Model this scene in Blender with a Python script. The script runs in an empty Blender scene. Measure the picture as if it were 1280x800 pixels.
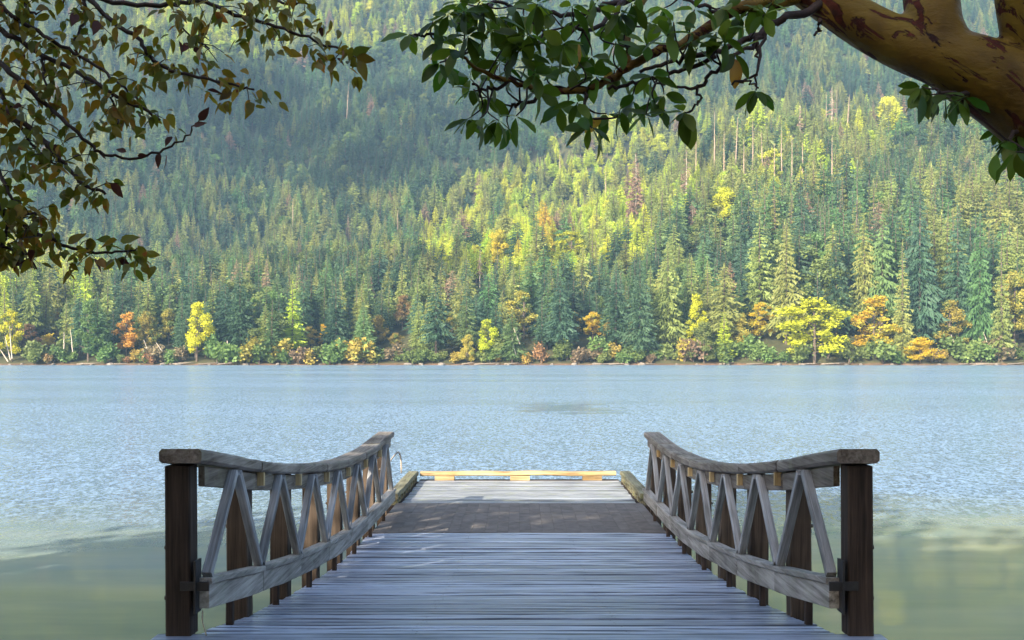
import bpy, math, random
import numpy as np
from mathutils import Vector, Matrix

R = math.radians
rng = np.random.default_rng(7)
random.seed(7)
S = bpy.context.scene
COL = S.collection

# ------------------------------------------------------------------ camera
EYE = 2.55
F, VX, HY = 1320.0, 649.0, 448.0          # focal length and horizon of the photograph, in its pixels
cd = bpy.data.cameras.new("camera"); cam = bpy.data.objects.new("camera", cd); COL.objects.link(cam)
cam.location = (0, 0, EYE); cam.rotation_euler = (R(90), 0, 0)
cd.sensor_width = 36; cd.lens = 36 * F / 1280
cd.shift_x = (640 - VX) / 1280; cd.shift_y = (HY - 400) / 1280
cd.clip_start = 0.05; cd.clip_end = 20000
S.camera = cam

# ------------------------------------------------------------------ light
SUN_EL, SUN_AZ = 28.0, -35.0                # azimuth: degrees to the right (negative: left) of straight behind the camera
SD = Vector((math.sin(R(SUN_AZ)) * math.cos(R(SUN_EL)), -math.cos(R(SUN_AZ)) * math.cos(R(SUN_EL)), math.sin(R(SUN_EL))))
w = bpy.data.worlds.new("World"); S.world = w; w.use_nodes = True
wt = w.node_tree; wt.nodes.clear()
sky = wt.nodes.new("ShaderNodeTexSky"); sky.sky_type = 'NISHITA'; sky.sun_disc = False
sky.sun_elevation = R(SUN_EL); sky.sun_rotation = math.atan2(SD.x, SD.y)
sky.air_density = 1.0; sky.dust_density = 3.5; sky.ozone_density = 1.0
bg = wt.nodes.new("ShaderNodeBackground"); bg.inputs['Strength'].default_value = 0.15
wo = wt.nodes.new("ShaderNodeOutputWorld")
wt.links.new(sky.outputs[0], bg.inputs[0]); wt.links.new(bg.outputs[0], wo.inputs[0])
ld = bpy.data.lights.new("sun", 'SUN'); ld.energy = 5.0; ld.angle = R(0.5); ld.color = (1.0, 0.9, 0.74)
sun = bpy.data.objects.new("sun", ld); COL.objects.link(sun)
sun.rotation_euler = SD.to_track_quat('Z', 'Y').to_euler(); sun.location = (40, -60, 60)
S.view_settings.view_transform = 'Standard'; S.view_settings.look = 'None'
S.view_settings.exposure = 1.55; S.view_settings.gamma = 1
S.view_settings.use_curve_mapping = False
S.cycles.use_denoising = True
S.cycles.max_bounces = 6; S.cycles.transparent_max_bounces = 4
S.cycles.volume_bounces = 0
S.cycles.caustics_reflective = False; S.cycles.caustics_refractive = False

# ------------------------------------------------------------------ small helpers
def at(px, py, Y):
    return Vector(((px - VX) * Y / F, Y, EYE + (HY - py) * Y / F))

def link(o, parent=None):
    COL.objects.link(o)
    if parent is not None: o.parent = parent
    return o

def mesh(name, verts, faces, mats=(), smooth=False, midx=None):
    m = bpy.data.meshes.new(name)
    m.from_pydata([tuple(v) for v in verts] if not isinstance(verts, np.ndarray) else verts.tolist(), [], faces if not isinstance(faces, np.ndarray) else faces.tolist())
    for x in mats: m.materials.append(x)
    if midx is not None: m.polygons.foreach_set('material_index', np.asarray(midx, dtype=np.int32))
    if smooth: m.polygons.foreach_set('use_smooth', np.ones(len(m.polygons), dtype=bool))
    m.update()
    return m

def ob(name, data, parent=None, loc=None, rot=None, mat=None):
    o = bpy.data.objects.new(name, data); link(o, parent)
    if mat is not None: o.matrix_local = mat
    if loc is not None: o.location = loc
    if rot is not None: o.rotation_euler = rot
    return o

def tag(o, label=None, cat=None, group=None, kind=None):
    if label: o['label'] = label
    if cat: o['category'] = cat
    if group: o['group'] = group
    if kind: o['kind'] = kind
    return o

def empty(name, loc, label, cat, group=None):
    o = bpy.data.objects.new(name, None); o.empty_display_size = 0.2; link(o); o.location = loc
    return tag(o, label, cat, group)

# ------------------------------------------------------------------ material helpers
class NT:
    def __init__(s, name):
        s.m = bpy.data.materials.new(name); s.m.use_nodes = True
        s.t = s.m.node_tree; s.t.nodes.clear()
        s.out = s.n('ShaderNodeOutputMaterial')
    def n(s, typ, **kw):
        x = s.t.nodes.new(typ)
        for k, v in kw.items(): setattr(x, k, v)
        return x
    def l(s, a, b): s.t.links.new(a, b)
    def put(s, sock, v):
        if isinstance(v, bpy.types.NodeSocket): s.l(v, sock)
        else: sock.default_value = v
    def math(s, op, a, b=0.0, c=None, clamp=False):
        x = s.n('ShaderNodeMath', operation=op, use_clamp=clamp)
        s.put(x.inputs[0], a); s.put(x.inputs[1], b)
        if c is not None: s.put(x.inputs[2], c)
        return x.outputs[0]
    def vmath(s, op, a, b=(0, 0, 0)):
        x = s.n('ShaderNodeVectorMath', operation=op); s.put(x.inputs[0], a); s.put(x.inputs[1], b)
        return x.outputs[0]
    def coord(s, which='Object', scale=(1, 1, 1), rnd=0.0):
        c = s.n('ShaderNodeTexCoord').outputs[which]
        v = s.vmath('MULTIPLY', c, scale)
        if rnd:
            oi = s.n('ShaderNodeObjectInfo')
            v = s.vmath('ADD', v, s.vmath('SCALE', (37.1, 71.3, 53.7), (0, 0, 0)))
            vv = s.n('ShaderNodeCombineXYZ')
            for i, k in enumerate((37.1, 71.3, 53.7)): s.l(s.math('MULTIPLY', oi.outputs['Random'], k * rnd), vv.inputs[i])
            v = s.vmath('ADD', v, vv.outputs[0])
        return v
    def noise(s, vec, scale=1.0, detail=4.0, rough=0.55, dist=0.0, out=0):
        x = s.n('ShaderNodeTexNoise'); s.l(vec, x.inputs['Vector'])
        x.inputs['Scale'].default_value = scale; x.inputs['Detail'].default_value = detail
        x.inputs['Roughness'].default_value = rough; x.inputs['Distortion'].default_value = dist
        return x.outputs[out]
    def ramp(s, fac, stops, interp='LINEAR'):
        x = s.n('ShaderNodeValToRGB'); x.color_ramp.interpolation = interp
        e = x.color_ramp.elements
        while len(e) < len(stops): e.new(0.5)
        for i, (p, c) in enumerate(stops):
            e[i].position = p; e[i].color = (*c, 1) if len(c) == 3 else c
        s.l(fac, x.inputs[0]); return x.outputs[0]
    def mix(s, fac, a, b, blend='MIX'):
        x = s.n('ShaderNodeMix', data_type='RGBA', blend_type=blend)
        s.put(x.inputs['Factor'], fac)
        s.put(x.inputs[6], (*a, 1) if isinstance(a, tuple) else a); s.put(x.inputs[7], (*b, 1) if isinstance(b, tuple) else b)
        return x.outputs[2]
    def maprange(s, v, a, b, c=0.0, d=1.0, smooth=False):
        x = s.n('ShaderNodeMapRange'); x.interpolation_type = 'SMOOTHSTEP' if smooth else 'LINEAR'
        s.l(v, x.inputs[0])
        for i, k in enumerate((a, b, c, d)): x.inputs[i + 1].default_value = k
        return x.outputs[0]
    def bsdf(s, color, rough=0.6, spec=0.5, **kw):
        b = s.n('ShaderNodeBsdfPrincipled')
        s.put(b.inputs['Base Color'], (*color, 1) if isinstance(color, tuple) else color)
        s.put(b.inputs['Roughness'], rough); b.inputs['Specular IOR Level'].default_value = spec
        return b
    def bump(s, h, strength=0.3, dist=0.01):
        x = s.n('ShaderNodeBump'); x.inputs['Strength'].default_value = strength; x.inputs['Distance'].default_value = dist
        s.l(h, x.inputs['Height']); return x.outputs[0]
    def done(s, sh):
        s.l(sh, s.out.inputs[0]); return s.m

def wood(name, dark, light, axis='X', rough=0.6, spec=0.4, streak=1.0, moss=None, tintvar=0.25, knots=True, edge=0.0):
    t = NT(name)
    lo, hi = 1.1, 26.0
    sc = {'X': (lo, hi, hi), 'Y': (hi, lo, hi), 'Z': (hi, hi, lo)}[axis]
    v = t.coord('Object', sc, 1.0)
    g = t.noise(v, 1.0, 6, 0.62, 0.35)
    fine = t.noise(v, 4.0, 4, 0.6)
    big = t.noise(t.coord('Object', (1.3, 1.3, 1.3), 1.0), 1.3, 3, 0.5)
    f = t.math('ADD', t.math('MULTIPLY', g, 0.75 * streak), t.math('MULTIPLY', fine, 0.3))
    f = t.math('ADD', f, t.math('MULTIPLY', t.math('SUBTRACT', big, 0.5), 0.5))
    c = t.ramp(f, [(0.28, tuple(x * 0.3 for x in dark)), (0.42, dark), (0.60, tuple((a + b) / 2 for a, b in zip(dark, light))), (0.76, light)])
    oi = t.n('ShaderNodeObjectInfo').outputs['Random']
    val = t.math('ADD', t.math('MULTIPLY', oi, 2 * tintvar), 1 - tintvar)
    hs = t.n('ShaderNodeHueSaturation'); t.l(c, hs.inputs['Color']); t.l(val, hs.inputs['Value'])
    c = hs.outputs[0]
    if knots:
        vo = t.n('ShaderNodeTexVoronoi'); k = {'X': (1.2, 9, 9), 'Y': (9, 1.2, 9), 'Z': (9, 9, 1.2)}[axis]
        t.l(t.coord('Object', k, 1.0), vo.inputs['Vector']); vo.inputs['Scale'].default_value = 1.0
        kn = t.maprange(vo.outputs['Distance'], 0.05, 0.16, 1, 0)
        c = t.mix(t.math('MULTIPLY', kn, 0.7), c, tuple(x * 0.25 for x in dark))
    if edge:                                   # long edges darkened: shade of the gaps painted into the board colour
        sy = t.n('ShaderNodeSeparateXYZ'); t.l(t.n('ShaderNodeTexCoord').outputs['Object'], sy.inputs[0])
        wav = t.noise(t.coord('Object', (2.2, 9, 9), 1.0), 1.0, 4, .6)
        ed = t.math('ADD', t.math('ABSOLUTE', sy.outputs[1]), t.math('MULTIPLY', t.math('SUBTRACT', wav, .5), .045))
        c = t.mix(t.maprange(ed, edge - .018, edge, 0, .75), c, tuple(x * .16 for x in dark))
    if moss:
        mm = t.maprange(t.noise(t.coord('Object', (1, 1, 1), 1.0), 5.0, 5, 0.7), 0.5, 0.72)
        c = t.mix(t.math('MULTIPLY', mm, 0.6), c, moss)
    b = t.bsdf(c, t.maprange(f, 0.3, 0.8, rough + 0.15, rough - 0.12), spec)
    t.l(t.bump(f, 0.9, 0.006), b.inputs['Normal'])
    return t.done(b.outputs[0])

def foliage(name, col, var=0.18, hue=0.02, trans=0.35, rough=0.55, spec=0.25, nscale=0.25, tcol=None, patch=None):
    t = NT(name)
    oi = t.n('ShaderNodeObjectInfo').outputs['Random']
    nz = t.noise(t.coord('Object', (1, 1, 1), 1.0), nscale, 3, 0.6)
    hs = t.n('ShaderNodeHueSaturation')
    hs.inputs['Color'].default_value = (*col, 1)
    t.l(t.math('ADD', 0.5 - hue, t.math('MULTIPLY', t.math('FRACT', t.math('MULTIPLY', oi, 7.31)), 2 * hue)), hs.inputs['Hue'])
    t.l(t.math('ADD', 1 - 2.0 * var, t.math('ADD', t.math('MULTIPLY', oi, 2 * var), t.math('MULTIPLY', nz, 2 * var))), hs.inputs['Value'])
    c = hs.outputs[0]
    if patch:
        mm = t.maprange(t.noise(t.coord('Object', (1, 1, 1), 3.0), patch[1], 3, 0.6), patch[2], patch[2] + 0.1)
        c = t.mix(mm, c, patch[0])
    b = t.bsdf(c, rough, spec)
    tr = t.n('ShaderNodeBsdfTranslucent')
    if tcol: t.l(t.mix(1.0, c, tcol, 'MULTIPLY'), tr.inputs[0])
    else: t.l(c, tr.inputs[0])
    ms = t.n('ShaderNodeMixShader'); ms.inputs[0].default_value = trans
    t.l(b.outputs[0], ms.inputs[1]); t.l(tr.outputs[0], ms.inputs[2])
    return t.done(ms.outputs[0])

def plain(name, col, rough=0.7, spec=0.3, var=0.3, scale=8.0, bump=0.4, metallic=0.0):
    t = NT(name)
    nz = t.noise(t.coord('Object', (1, 1, 1), 1.0), scale, 5, 0.65)
    c = t.ramp(nz, [(0.3, tuple(x * (1 - var) for x in col)), (0.7, tuple(min(1, x * (1 + var)) for x in col))])
    b = t.bsdf(c, rough, spec); b.inputs['Metallic'].default_value = metallic
    t.l(t.bump(nz, bump, 0.02), b.inputs['Normal'])
    return t.done(b.outputs[0])

# ------------------------------------------------------------------ geometry helpers
def chamfer_section(a, b, ch):
    return [(-a + ch, -b), (a - ch, -b), (a, -b + ch), (a, b - ch), (a - ch, b), (-a + ch, b), (-a, b - ch), (-a, -b + ch)]

def board_mesh(name, L, W, H, mat, segs=3, ch=0.006, jit=0.002, seed=0):
    """a timber along local X, width W on Y, height H on Z, slightly uneven"""
    r = np.random.default_rng(seed)
    V, Fc = [], []
    sec = chamfer_section(W / 2, H / 2, ch)
    for i in range(segs + 1):
        x = -L / 2 + L * i / segs
        dy, dz = r.normal(0, jit), r.normal(0, jit)
        for (y, z) in sec: V.append((x, y + dy, z + dz))
    for i in range(segs):
        for k in range(8):
            a, b = i * 8 + k, i * 8 + (k + 1) % 8
            Fc.append((a, b, b + 8, a + 8))
    Fc.append(tuple(range(7, -1, -1))); Fc.append(tuple(range(segs * 8, segs * 8 + 8)))
    return mesh(name, V, Fc, [mat])

def beam(name, parent, p0, p1, W, H, mat, up=Vector((0, 0, 1)), segs=3, ch=0.006, jit=0.0015, seed=0):
    p0, p1 = Vector(p0), Vector(p1)
    x = (p1 - p0).normalized(); y = up.cross(x).normalized(); z = x.cross(y)
    M = Matrix((x, y, z)).transposed().to_4x4(); M.translation = (p0 + p1) / 2
    return ob(name, board_mesh(name, (p1 - p0).length, W, H, mat, segs, ch, jit, seed), parent, mat=M)

def sweep_mesh(name, pts, W, H, mat, ch=0.008, jit=0.0, seed=0, crown=0.0):
    """a timber following points that run along Y (centre of the section), no roll; returns mesh local to the middle"""
    r = np.random.default_rng(seed)
    c = Vector(pts[len(pts) // 2]); V, Fc = [], []
    sec = chamfer_section(W / 2, H / 2, ch)
    for p in pts:
        dx, dz = r.normal(0, jit), r.normal(0, jit)
        for (x, z) in sec: V.append((p[0] - c.x + x + dx, p[1] - c.y, p[2] - c.z + z + dz))
    n = len(pts)
    for i in range(n - 1):
        for k in range(8):
            a, b = i * 8 + k, i * 8 + (k + 1) % 8
            Fc.append((a, a + 8, b + 8, b))
    Fc.append(tuple(range(8))); Fc.append(tuple(range((n - 1) * 8 + 7, (n - 1) * 8 - 1, -1)))
    return mesh(name, V, Fc, [mat]), c

def catmull(pts, n=6):
    P = [np.array(p, float) for p in pts]; P = [2 * P[0] - P[1]] + P + [2 * P[-1] - P[-2]]
    out = []
    for i in range(1, len(P) - 2):
        for k in range(n):
            t = k / n
            out.append(0.5 * ((2 * P[i]) + (-P[i - 1] + P[i + 1]) * t + (2 * P[i - 1] - 5 * P[i] + 4 * P[i + 1] - P[i + 2]) * t * t + (-P[i - 1] + 3 * P[i] - 3 * P[i + 1] + P[i + 2]) * t ** 3))
    out.append(P[-2]); return out

def tube(V, Fc, pts, rad, sides=6, cap=True):
    """append a tapering tube through pts (vectors) with radii rad"""
    base = len(V); n = len(pts)
    pts = [Vector(p) for p in pts]
    up = Vector((0.13, 0.2, 1))
    for i, p in enumerate(pts):
        d = (pts[min(i + 1, n - 1)] - pts[max(i - 1, 0)])
        if d.length < 1e-9: d = Vector((0, 0, 1))
        d.normalize()
        u = up.cross(d)
        if u.length < 0.05: u = Vector((1, 0, 0)).cross(d)
        u.normalize(); v = d.cross(u)
        for k in range(sides):
            a = 2 * math.pi * k / sides
            V.append(p + (u * math.cos(a) + v * math.sin(a)) * rad[i])
    for i in range(n - 1):
        for k in range(sides):
            a, b = base + i * sides + k, base + i * sides + (k + 1) % sides
            Fc.append((a, b, b + sides, a + sides))
    if cap:
        Fc.append(tuple(base + k for k in range(sides - 1, -1, -1)))
        Fc.append(tuple(base + (n - 1) * sides + k for k in range(sides)))

def interp1(x, xs, ys):
    """smooth (Catmull-like) interpolation of a table"""
    xs = np.asarray(xs, float); ys = np.asarray(ys, float)
    m = np.gradient(ys, xs); i = int(np.clip(np.searchsorted(xs, x) - 1, 0, len(xs) - 2))
    h = xs[i + 1] - xs[i]; t = min(max((x - xs[i]) / h, 0), 1)
    return float((2 * t**3 - 3 * t**2 + 1) * ys[i] + (t**3 - 2 * t**2 + t) * h * m[i] + (-2 * t**3 + 3 * t**2) * ys[i + 1] + (t**3 - t**2) * h * m[i + 1])

def vnoise(x, y, seed=0):
    """smooth value noise on arrays"""
    x = np.asarray(x, float); y = np.asarray(y, float)
    xi, yi = np.floor(x).astype(int), np.floor(y).astype(int); fx, fy = x - xi, y - yi
    fx, fy = fx * fx * (3 - 2 * fx), fy * fy * (3 - 2 * fy)
    def h(a, b):
        n = (a * 374761393 + b * 668265263 + seed * 1442695041) & 0xffffffff
        n = ((n ^ (n >> 13)) * 1274126177) & 0xffffffff
        return ((n ^ (n >> 16)) & 0xffff) / 65535.0
    return (h(xi, yi) * (1 - fx) + h(xi + 1, yi) * fx) * (1 - fy) + (h(xi, yi + 1) * (1 - fx) + h(xi + 1, yi + 1) * fx) * fy

def fbm(x, y, seed=0, oct=4):
    s, a, tot = 0, 1.0, 0
    for o in range(oct):
        s = s + a * vnoise(x * 2**o, y * 2**o, seed + o * 17); tot += a; a *= 0.5
    return s / tot

# ================================================================== MATERIALS
M = {}
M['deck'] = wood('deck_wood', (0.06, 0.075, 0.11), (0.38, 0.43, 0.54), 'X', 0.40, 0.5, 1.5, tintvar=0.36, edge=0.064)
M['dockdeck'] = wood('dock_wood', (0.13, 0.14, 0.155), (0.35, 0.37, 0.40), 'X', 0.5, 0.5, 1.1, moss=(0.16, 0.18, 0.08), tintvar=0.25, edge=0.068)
M['cap'] = wood('rail_cap_wood', (0.085, 0.066, 0.052), (0.29, 0.255, 0.225), 'Y', 0.6, 0.35, moss=(0.2, 0.2, 0.13), tintvar=0.15)
M['beam'] = wood('lower_rail_wood', (0.10, 0.09, 0.078), (0.37, 0.345, 0.32), 'Y', 0.65, 0.3, 1.2, moss=(0.24, 0.25, 0.2), tintvar=0.15)
M['brace'] = wood('brace_wood', (0.12, 0.12, 0.12), (0.44, 0.45, 0.47), 'X', 0.6, 0.35, tintvar=0.15)
M['post'] = wood('post_wood', (0.034, 0.024, 0.018), (0.125, 0.09, 0.064), 'X', 0.7, 0.25, tintvar=0.15)
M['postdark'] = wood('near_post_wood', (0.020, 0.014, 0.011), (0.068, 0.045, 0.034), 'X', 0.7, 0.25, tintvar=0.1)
M['block'] = wood('block_wood', (0.35, 0.25, 0.12), (0.6, 0.48, 0.28), 'X', 0.7, 0.25, tintvar=0.15)
M['bullrail'] = wood('bull_rail_wood', (0.085, 0.08, 0.05), (0.25, 0.235, 0.16), 'X', 0.7, 0.25, moss=(0.2, 0.22, 0.09), tintvar=0.15)
M['endrail'] = wood('end_rail_wood', (0.17, 0.115, 0.055), (0.46, 0.36, 0.20), 'X', 0.7, 0.25, moss=(0.35, 0.2, 0.06), tintvar=0.12)
M['mat'] = plain('grip_tile', (0.115, 0.103, 0.096), 0.8, 0.3, 0.35, 5.0, 0.5)
M['steel'] = plain('black_steel', (0.015, 0.015, 0.017), 0.55, 0.4, 0.3, 20, 0.2)
M['bolt'] = plain('rusty_bolt', (0.07, 0.05, 0.04), 0.6, 0.4, 0.4, 40, 0.2, 0.6)
M['rope'] = plain('rope_fibre', (0.3, 0.26, 0.2), 0.9, 0.1, 0.3, 60, 0.3)
M['rock'] = plain('shore_rock', (0.17, 0.145, 0.12), 0.85, 0.2, 0.4, 1.5, 0.6)
M['drift'] = wood('driftwood', (0.11, 0.09, 0.07), (0.27, 0.22, 0.17), 'X', 0.8, 0.2)
M['bark'] = plain('conifer_bark', (0.11, 0.085, 0.065), 0.9, 0.1, 0.35, 1.2, 0.4)
M['palebark'] = plain('pale_bark', (0.42, 0.36, 0.29), 0.85, 0.15, 0.25, 1.2, 0.3)

FOL = {
 'dark':   foliage('dark_fir_needles', (0.060, 0.12, 0.062), 0.25, 0.025),
 'mid':    foliage('green_fir_needles', (0.115, 0.20, 0.068), 0.25, 0.03),
 'olive':  foliage('olive_fir_needles', (0.24, 0.275, 0.075), 0.25, 0.02),
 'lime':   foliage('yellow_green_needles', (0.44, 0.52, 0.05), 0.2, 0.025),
 'gold':   foliage('golden_needles', (0.50, 0.37, 0.03), 0.18, 0.02),
 'dead':   foliage('dead_needles', (0.30, 0.205, 0.135), 0.18, 0.01),
 'm_lemon':  foliage('lemon_maple_leaves', (0.42, 0.43, 0.02), 0.22, 0.02, nscale=0.5, patch=((0.20, 0.23, 0.04), 0.12, .56)),
 'm_amber':  foliage('amber_maple_leaves', (0.56, 0.41, 0.025), 0.22, 0.02, nscale=0.5, patch=((0.40, 0.36, 0.035), 0.12, .50)),
 'm_orange': foliage('orange_maple_leaves', (0.44, 0.25, 0.04), 0.22, 0.015, nscale=0.5, patch=((0.28, 0.24, 0.05), 0.12, .54)),
 'm_ochre':  foliage('ochre_maple_leaves', (0.34, 0.27, 0.05), 0.22, 0.02, nscale=0.5, patch=((0.15, 0.20, 0.05), 0.12, .50)),
 'm_rust':   foliage('rust_leaves', (0.26, 0.15, 0.065), 0.2, 0.02, nscale=0.5, patch=((0.18, 0.17, 0.06), 0.12, .52)),
 'm_green':  foliage('broad_green_leaves', (0.13, 0.19, 0.05), 0.22, 0.03, nscale=0.5),
 'aspen':    foliage('lime_broad_leaves', (0.40, 0.45, 0.045), 0.2, 0.025, nscale=0.5),
 'm_brown':  foliage('brown_shrub_leaves', (0.20, 0.15, 0.085), 0.2, 0.02, nscale=0.5),
}

# ================================================================== TERRAIN, WATER
def shore_y(x):
    x = np.asarray(x, float)
    return 400 + 7 * (vnoise(x / 60.0, x * 0 + 3.3, 5) - 0.5) + 3 * (vnoise(x / 14.0, x * 0 + 7.7, 9) - 0.5)

CX = [-900, -420, -300, -200, -100, -40, 20, 70, 120, 180, 260, 340, 450, 900]
CH = [60, 44, 42, 44, 52, 62, 84, 104, 124, 142, 152, 150, 160, 190]
CY = [590, 590, 590, 590, 600, 605, 630, 650, 670, 690, 705, 715, 725, 760]
def ground(x, y):
    x = np.asarray(x, float); y = np.asarray(y, float)
    s = y - shore_y(x)
    hc = np.interp(x, CX, CH); yc = np.interp(x, CX, CY)
    u = s / (yc - 400)
    front = hc * np.clip(u, 0, 1) ** 1.12
    dip = 1 - 0.22 * np.clip((u - 1.0) / 0.5, 0, 1)
    front = np.where(u > 1, hc * dip, front)
    bank = 1.3 * np.clip(s / 6.0, -4, 1)
    back0 = yc + 95 + 40 * (vnoise(x / 170, x * 0 + 0.5, 31) - 0.5)
    back = np.clip(y - back0, 0, 900) * 0.70
    gul = (np.abs(vnoise(x / 150 + y / 900, y / 700, 21) - 0.5) * 2) * 75 + 30 * (fbm(x / 90, y / 200, 3, 3) - 0.5)
    back = back + gul * np.clip((y - back0) / 300, 0, 1)
    over = np.clip((y - back0 - 900) / 400, 0, 1)
    back = back * (1 - 0.35 * over)
    small = 9 * (fbm(x / 60, y / 60, 11, 3) - 0.5) * np.clip(s / 60, 0, 1)
    gl = 13 * (np.abs(vnoise(x / 75 + 5, y / 260, 44) - 0.5) * 2 - 0.5) * np.clip(s / 80, 0, 1)
    return np.where(s > 0, bank + front + back + small + gl, bank)

def grid_mesh(name, xs, ys, hf, mat):
    X, Y = np.meshgrid(xs, ys); Z = hf(X, Y)
    V = np.stack([X.ravel(), Y.ravel(), Z.ravel()], 1)
    nx, ny = len(xs), len(ys)
    i, j = np.meshgrid(np.arange(nx - 1), np.arange(ny - 1)); a = (j * nx + i).ravel()
    return mesh(name, V, np.stack([a, a + 1, a + nx + 1, a + nx], 1), [mat], True)

t = NT('forest_floor')
pos = t.coord('Object'); sp = t.n('ShaderNodeSeparateXYZ'); t.l(pos, sp.inputs[0])
nz = t.noise(pos, 0.25, 5, 0.6)
floorc = t.ramp(nz, [(0.3, (0.03, 0.035, 0.016)), (0.7, (0.07, 0.065, 0.03))])
beach = t.ramp(t.noise(pos, 0.22, 5, 0.7), [(0.35, (0.06, 0.04, 0.025)), (0.55, (0.14, 0.085, 0.055)), (0.74, (0.25, 0.19, 0.14))])
fz = t.math('ADD', sp.outputs[2], t.math('MULTIPLY', t.noise(pos, 0.15, 3), 2.0))
c = t.mix(t.maprange(fz, 1.2, 2.0), beach, floorc)
b = t.bsdf(c, 0.9, 0.1); t.l(t.bump(nz, 0.5, 0.5), b.inputs['Normal'])
M['floor'] = t.done(b.outputs[0])

hx = np.concatenate([np.arange(-1180, -420, 20), np.arange(-420, 420, 6), np.arange(420, 1181, 20)]).astype(float)
hy = np.concatenate([np.arange(388, 416, 2), np.arange(416, 800, 7), np.arange(800, 2050, 14)]).astype(float)
tag(ob('hills', grid_mesh('hills', hx, hy, ground, M['floor'])), 'forested mountainside rising from the far shore of the lake', None, None, 'structure')

# near shore, just below the frame, under the camera
def near_ground(x, y):
    edge = 6.6 + 0.5 * (vnoise(x / 3.0, x * 0 + 1.7, 61) - 0.5) + 0.02 * np.abs(x)
    z = np.where(y < 4.6, 0.86, 0.86 - (y - 4.6) * 0.43)
    bank = np.clip(-y - 6, 0, 30) * 0.16
    return z + bank + 0.06 * (fbm(x / 1.5, y / 1.5, 71, 3) - 0.5) - np.clip(y - edge, 0, 9) * 0.12
t = NT('shore_soil'); pos = t.coord('Object')
nz = t.noise(pos, 6.0, 6, 0.7)
b = t.bsdf(t.ramp(nz, [(0.3, (0.06, 0.045, 0.03)), (0.55, (0.14, 0.11, 0.08)), (0.75, (0.24, 0.2, 0.16))]), 0.9, 0.2)
t.l(t.bump(nz, 0.8, 0.05), b.inputs['Normal']); M['soil'] = t.done(b.outputs[0])
tag(ob('shore', grid_mesh('shore', np.linspace(-60, 60, 121), np.linspace(-40, 12, 66), near_ground, M['soil'])), 'brown earth shore at the foot of the ramp', None, None, 'structure')

# water: a lake with wind ripples offshore and a calm strip in the lee of the shore
t = NT('lake_water'); pos = t.coord('Object'); sp = t.n('ShaderNodeSeparateXYZ'); t.l(pos, sp.inputs[0])
wob = t.noise(t.vmath('MULTIPLY', pos, (0.06, 0.28, 0.2)), 1.0, 4, 0.6)
yy = t.math('ADD', sp.outputs[1], t.math('MULTIPLY', t.math('SUBTRACT', wob, 0.5), 11.0))
yy = t.math('ADD', yy, t.math('MULTIPLY', sp.outputs[0], -0.06))
lee = t.maprange(yy, 14.0, 21.0, 0.0, 1.0, True)
# a slick of smooth water
ex = t.math('DIVIDE', t.math('SUBTRACT', sp.outputs[0], 2.4), 3.6); ey = t.math('DIVIDE', t.math('SUBTRACT', sp.outputs[1], 54.0), 8.0)
rr = t.math('SQRT', t.math('ADD', t.math('MULTIPLY', ex, ex), t.math('MULTIPLY', ey, ey)))
sl = t.noise(t.vmath('MULTIPLY', pos, (0.35, 0.5, 1)), 1.0, 3, 0.6)
slick = t.maprange(t.math('ADD', rr, t.math('MULTIPLY', t.math('SUBTRACT', sl, 0.5), 3.2)), 0.3, 0.95, 0.75, 0.0, True)
gust = t.maprange(t.noise(t.vmath('MULTIPLY', pos, (0.012, 0.035, 0.03)), 1.0, 5, 0.65), 0.32, 0.68, 0.45, 1.25)
amp = t.math('MULTIPLY', t.math('MULTIPLY', lee, t.math('SUBTRACT', 1.0, slick)), gust)
n1 = t.noise(t.vmath('MULTIPLY', pos, (1.5, 0.75, 1)), 6.5, 3, 0.6, 0.3, 1)
n2 = t.noise(t.vmath('MULTIPLY', pos, (1.4, 0.7, 1)), 19.0, 2, 0.5, 0, 1)
n3 = t.noise(t.vmath('MULTIPLY', pos, (0.5, 1.5, 1)), 0.9, 2, 0.5, 0.2, 1)
sub = lambda v: t.vmath('SUBTRACT', v, (0.5, 0.5, 0.5))
def scl(v, k):
    x = t.n('ShaderNodeVectorMath', operation='SCALE'); t.l(v, x.inputs[0]); t.put(x.inputs[3], k); return x.outputs[0]
rip = t.vmath('ADD', scl(sub(n1), 1.5), scl(sub(n2), 1.2))
calm = scl(sub(n3), 0.05)
tot = t.vmath('ADD', scl(rip, amp), calm)
tot = t.vmath('MULTIPLY', tot, (0.8, 1.0, 0.0))
nrm = t.vmath('NORMALIZE', t.vmath('ADD', tot, (0, 0, 1)))
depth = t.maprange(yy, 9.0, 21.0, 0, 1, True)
refl_streak = t.math('ADD', t.noise(t.vmath('MULTIPLY', pos, (0.16, 0.8, 1)), 1.0, 5, 0.6), t.math('MULTIPLY', sp.outputs[0], 0.012))  # hill reflection streaks painted into the shallow colour, yellower to the right
shal_refl = t.ramp(refl_streak, [(0.30, (0.165, 0.20, 0.115)), (0.70, (0.30, 0.305, 0.15))])
c = t.mix(depth, shal_refl, (0.145, 0.215, 0.305))
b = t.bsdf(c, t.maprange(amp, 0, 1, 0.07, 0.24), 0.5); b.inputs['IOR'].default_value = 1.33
t.l(nrm, b.inputs['Normal'])
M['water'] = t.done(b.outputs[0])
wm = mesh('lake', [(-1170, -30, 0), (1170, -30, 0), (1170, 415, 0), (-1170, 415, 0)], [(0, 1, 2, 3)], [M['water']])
tag(ob('lake', wm), 'blue lake with wind ripples and a calm green strip', None, None, 'structure')

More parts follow.
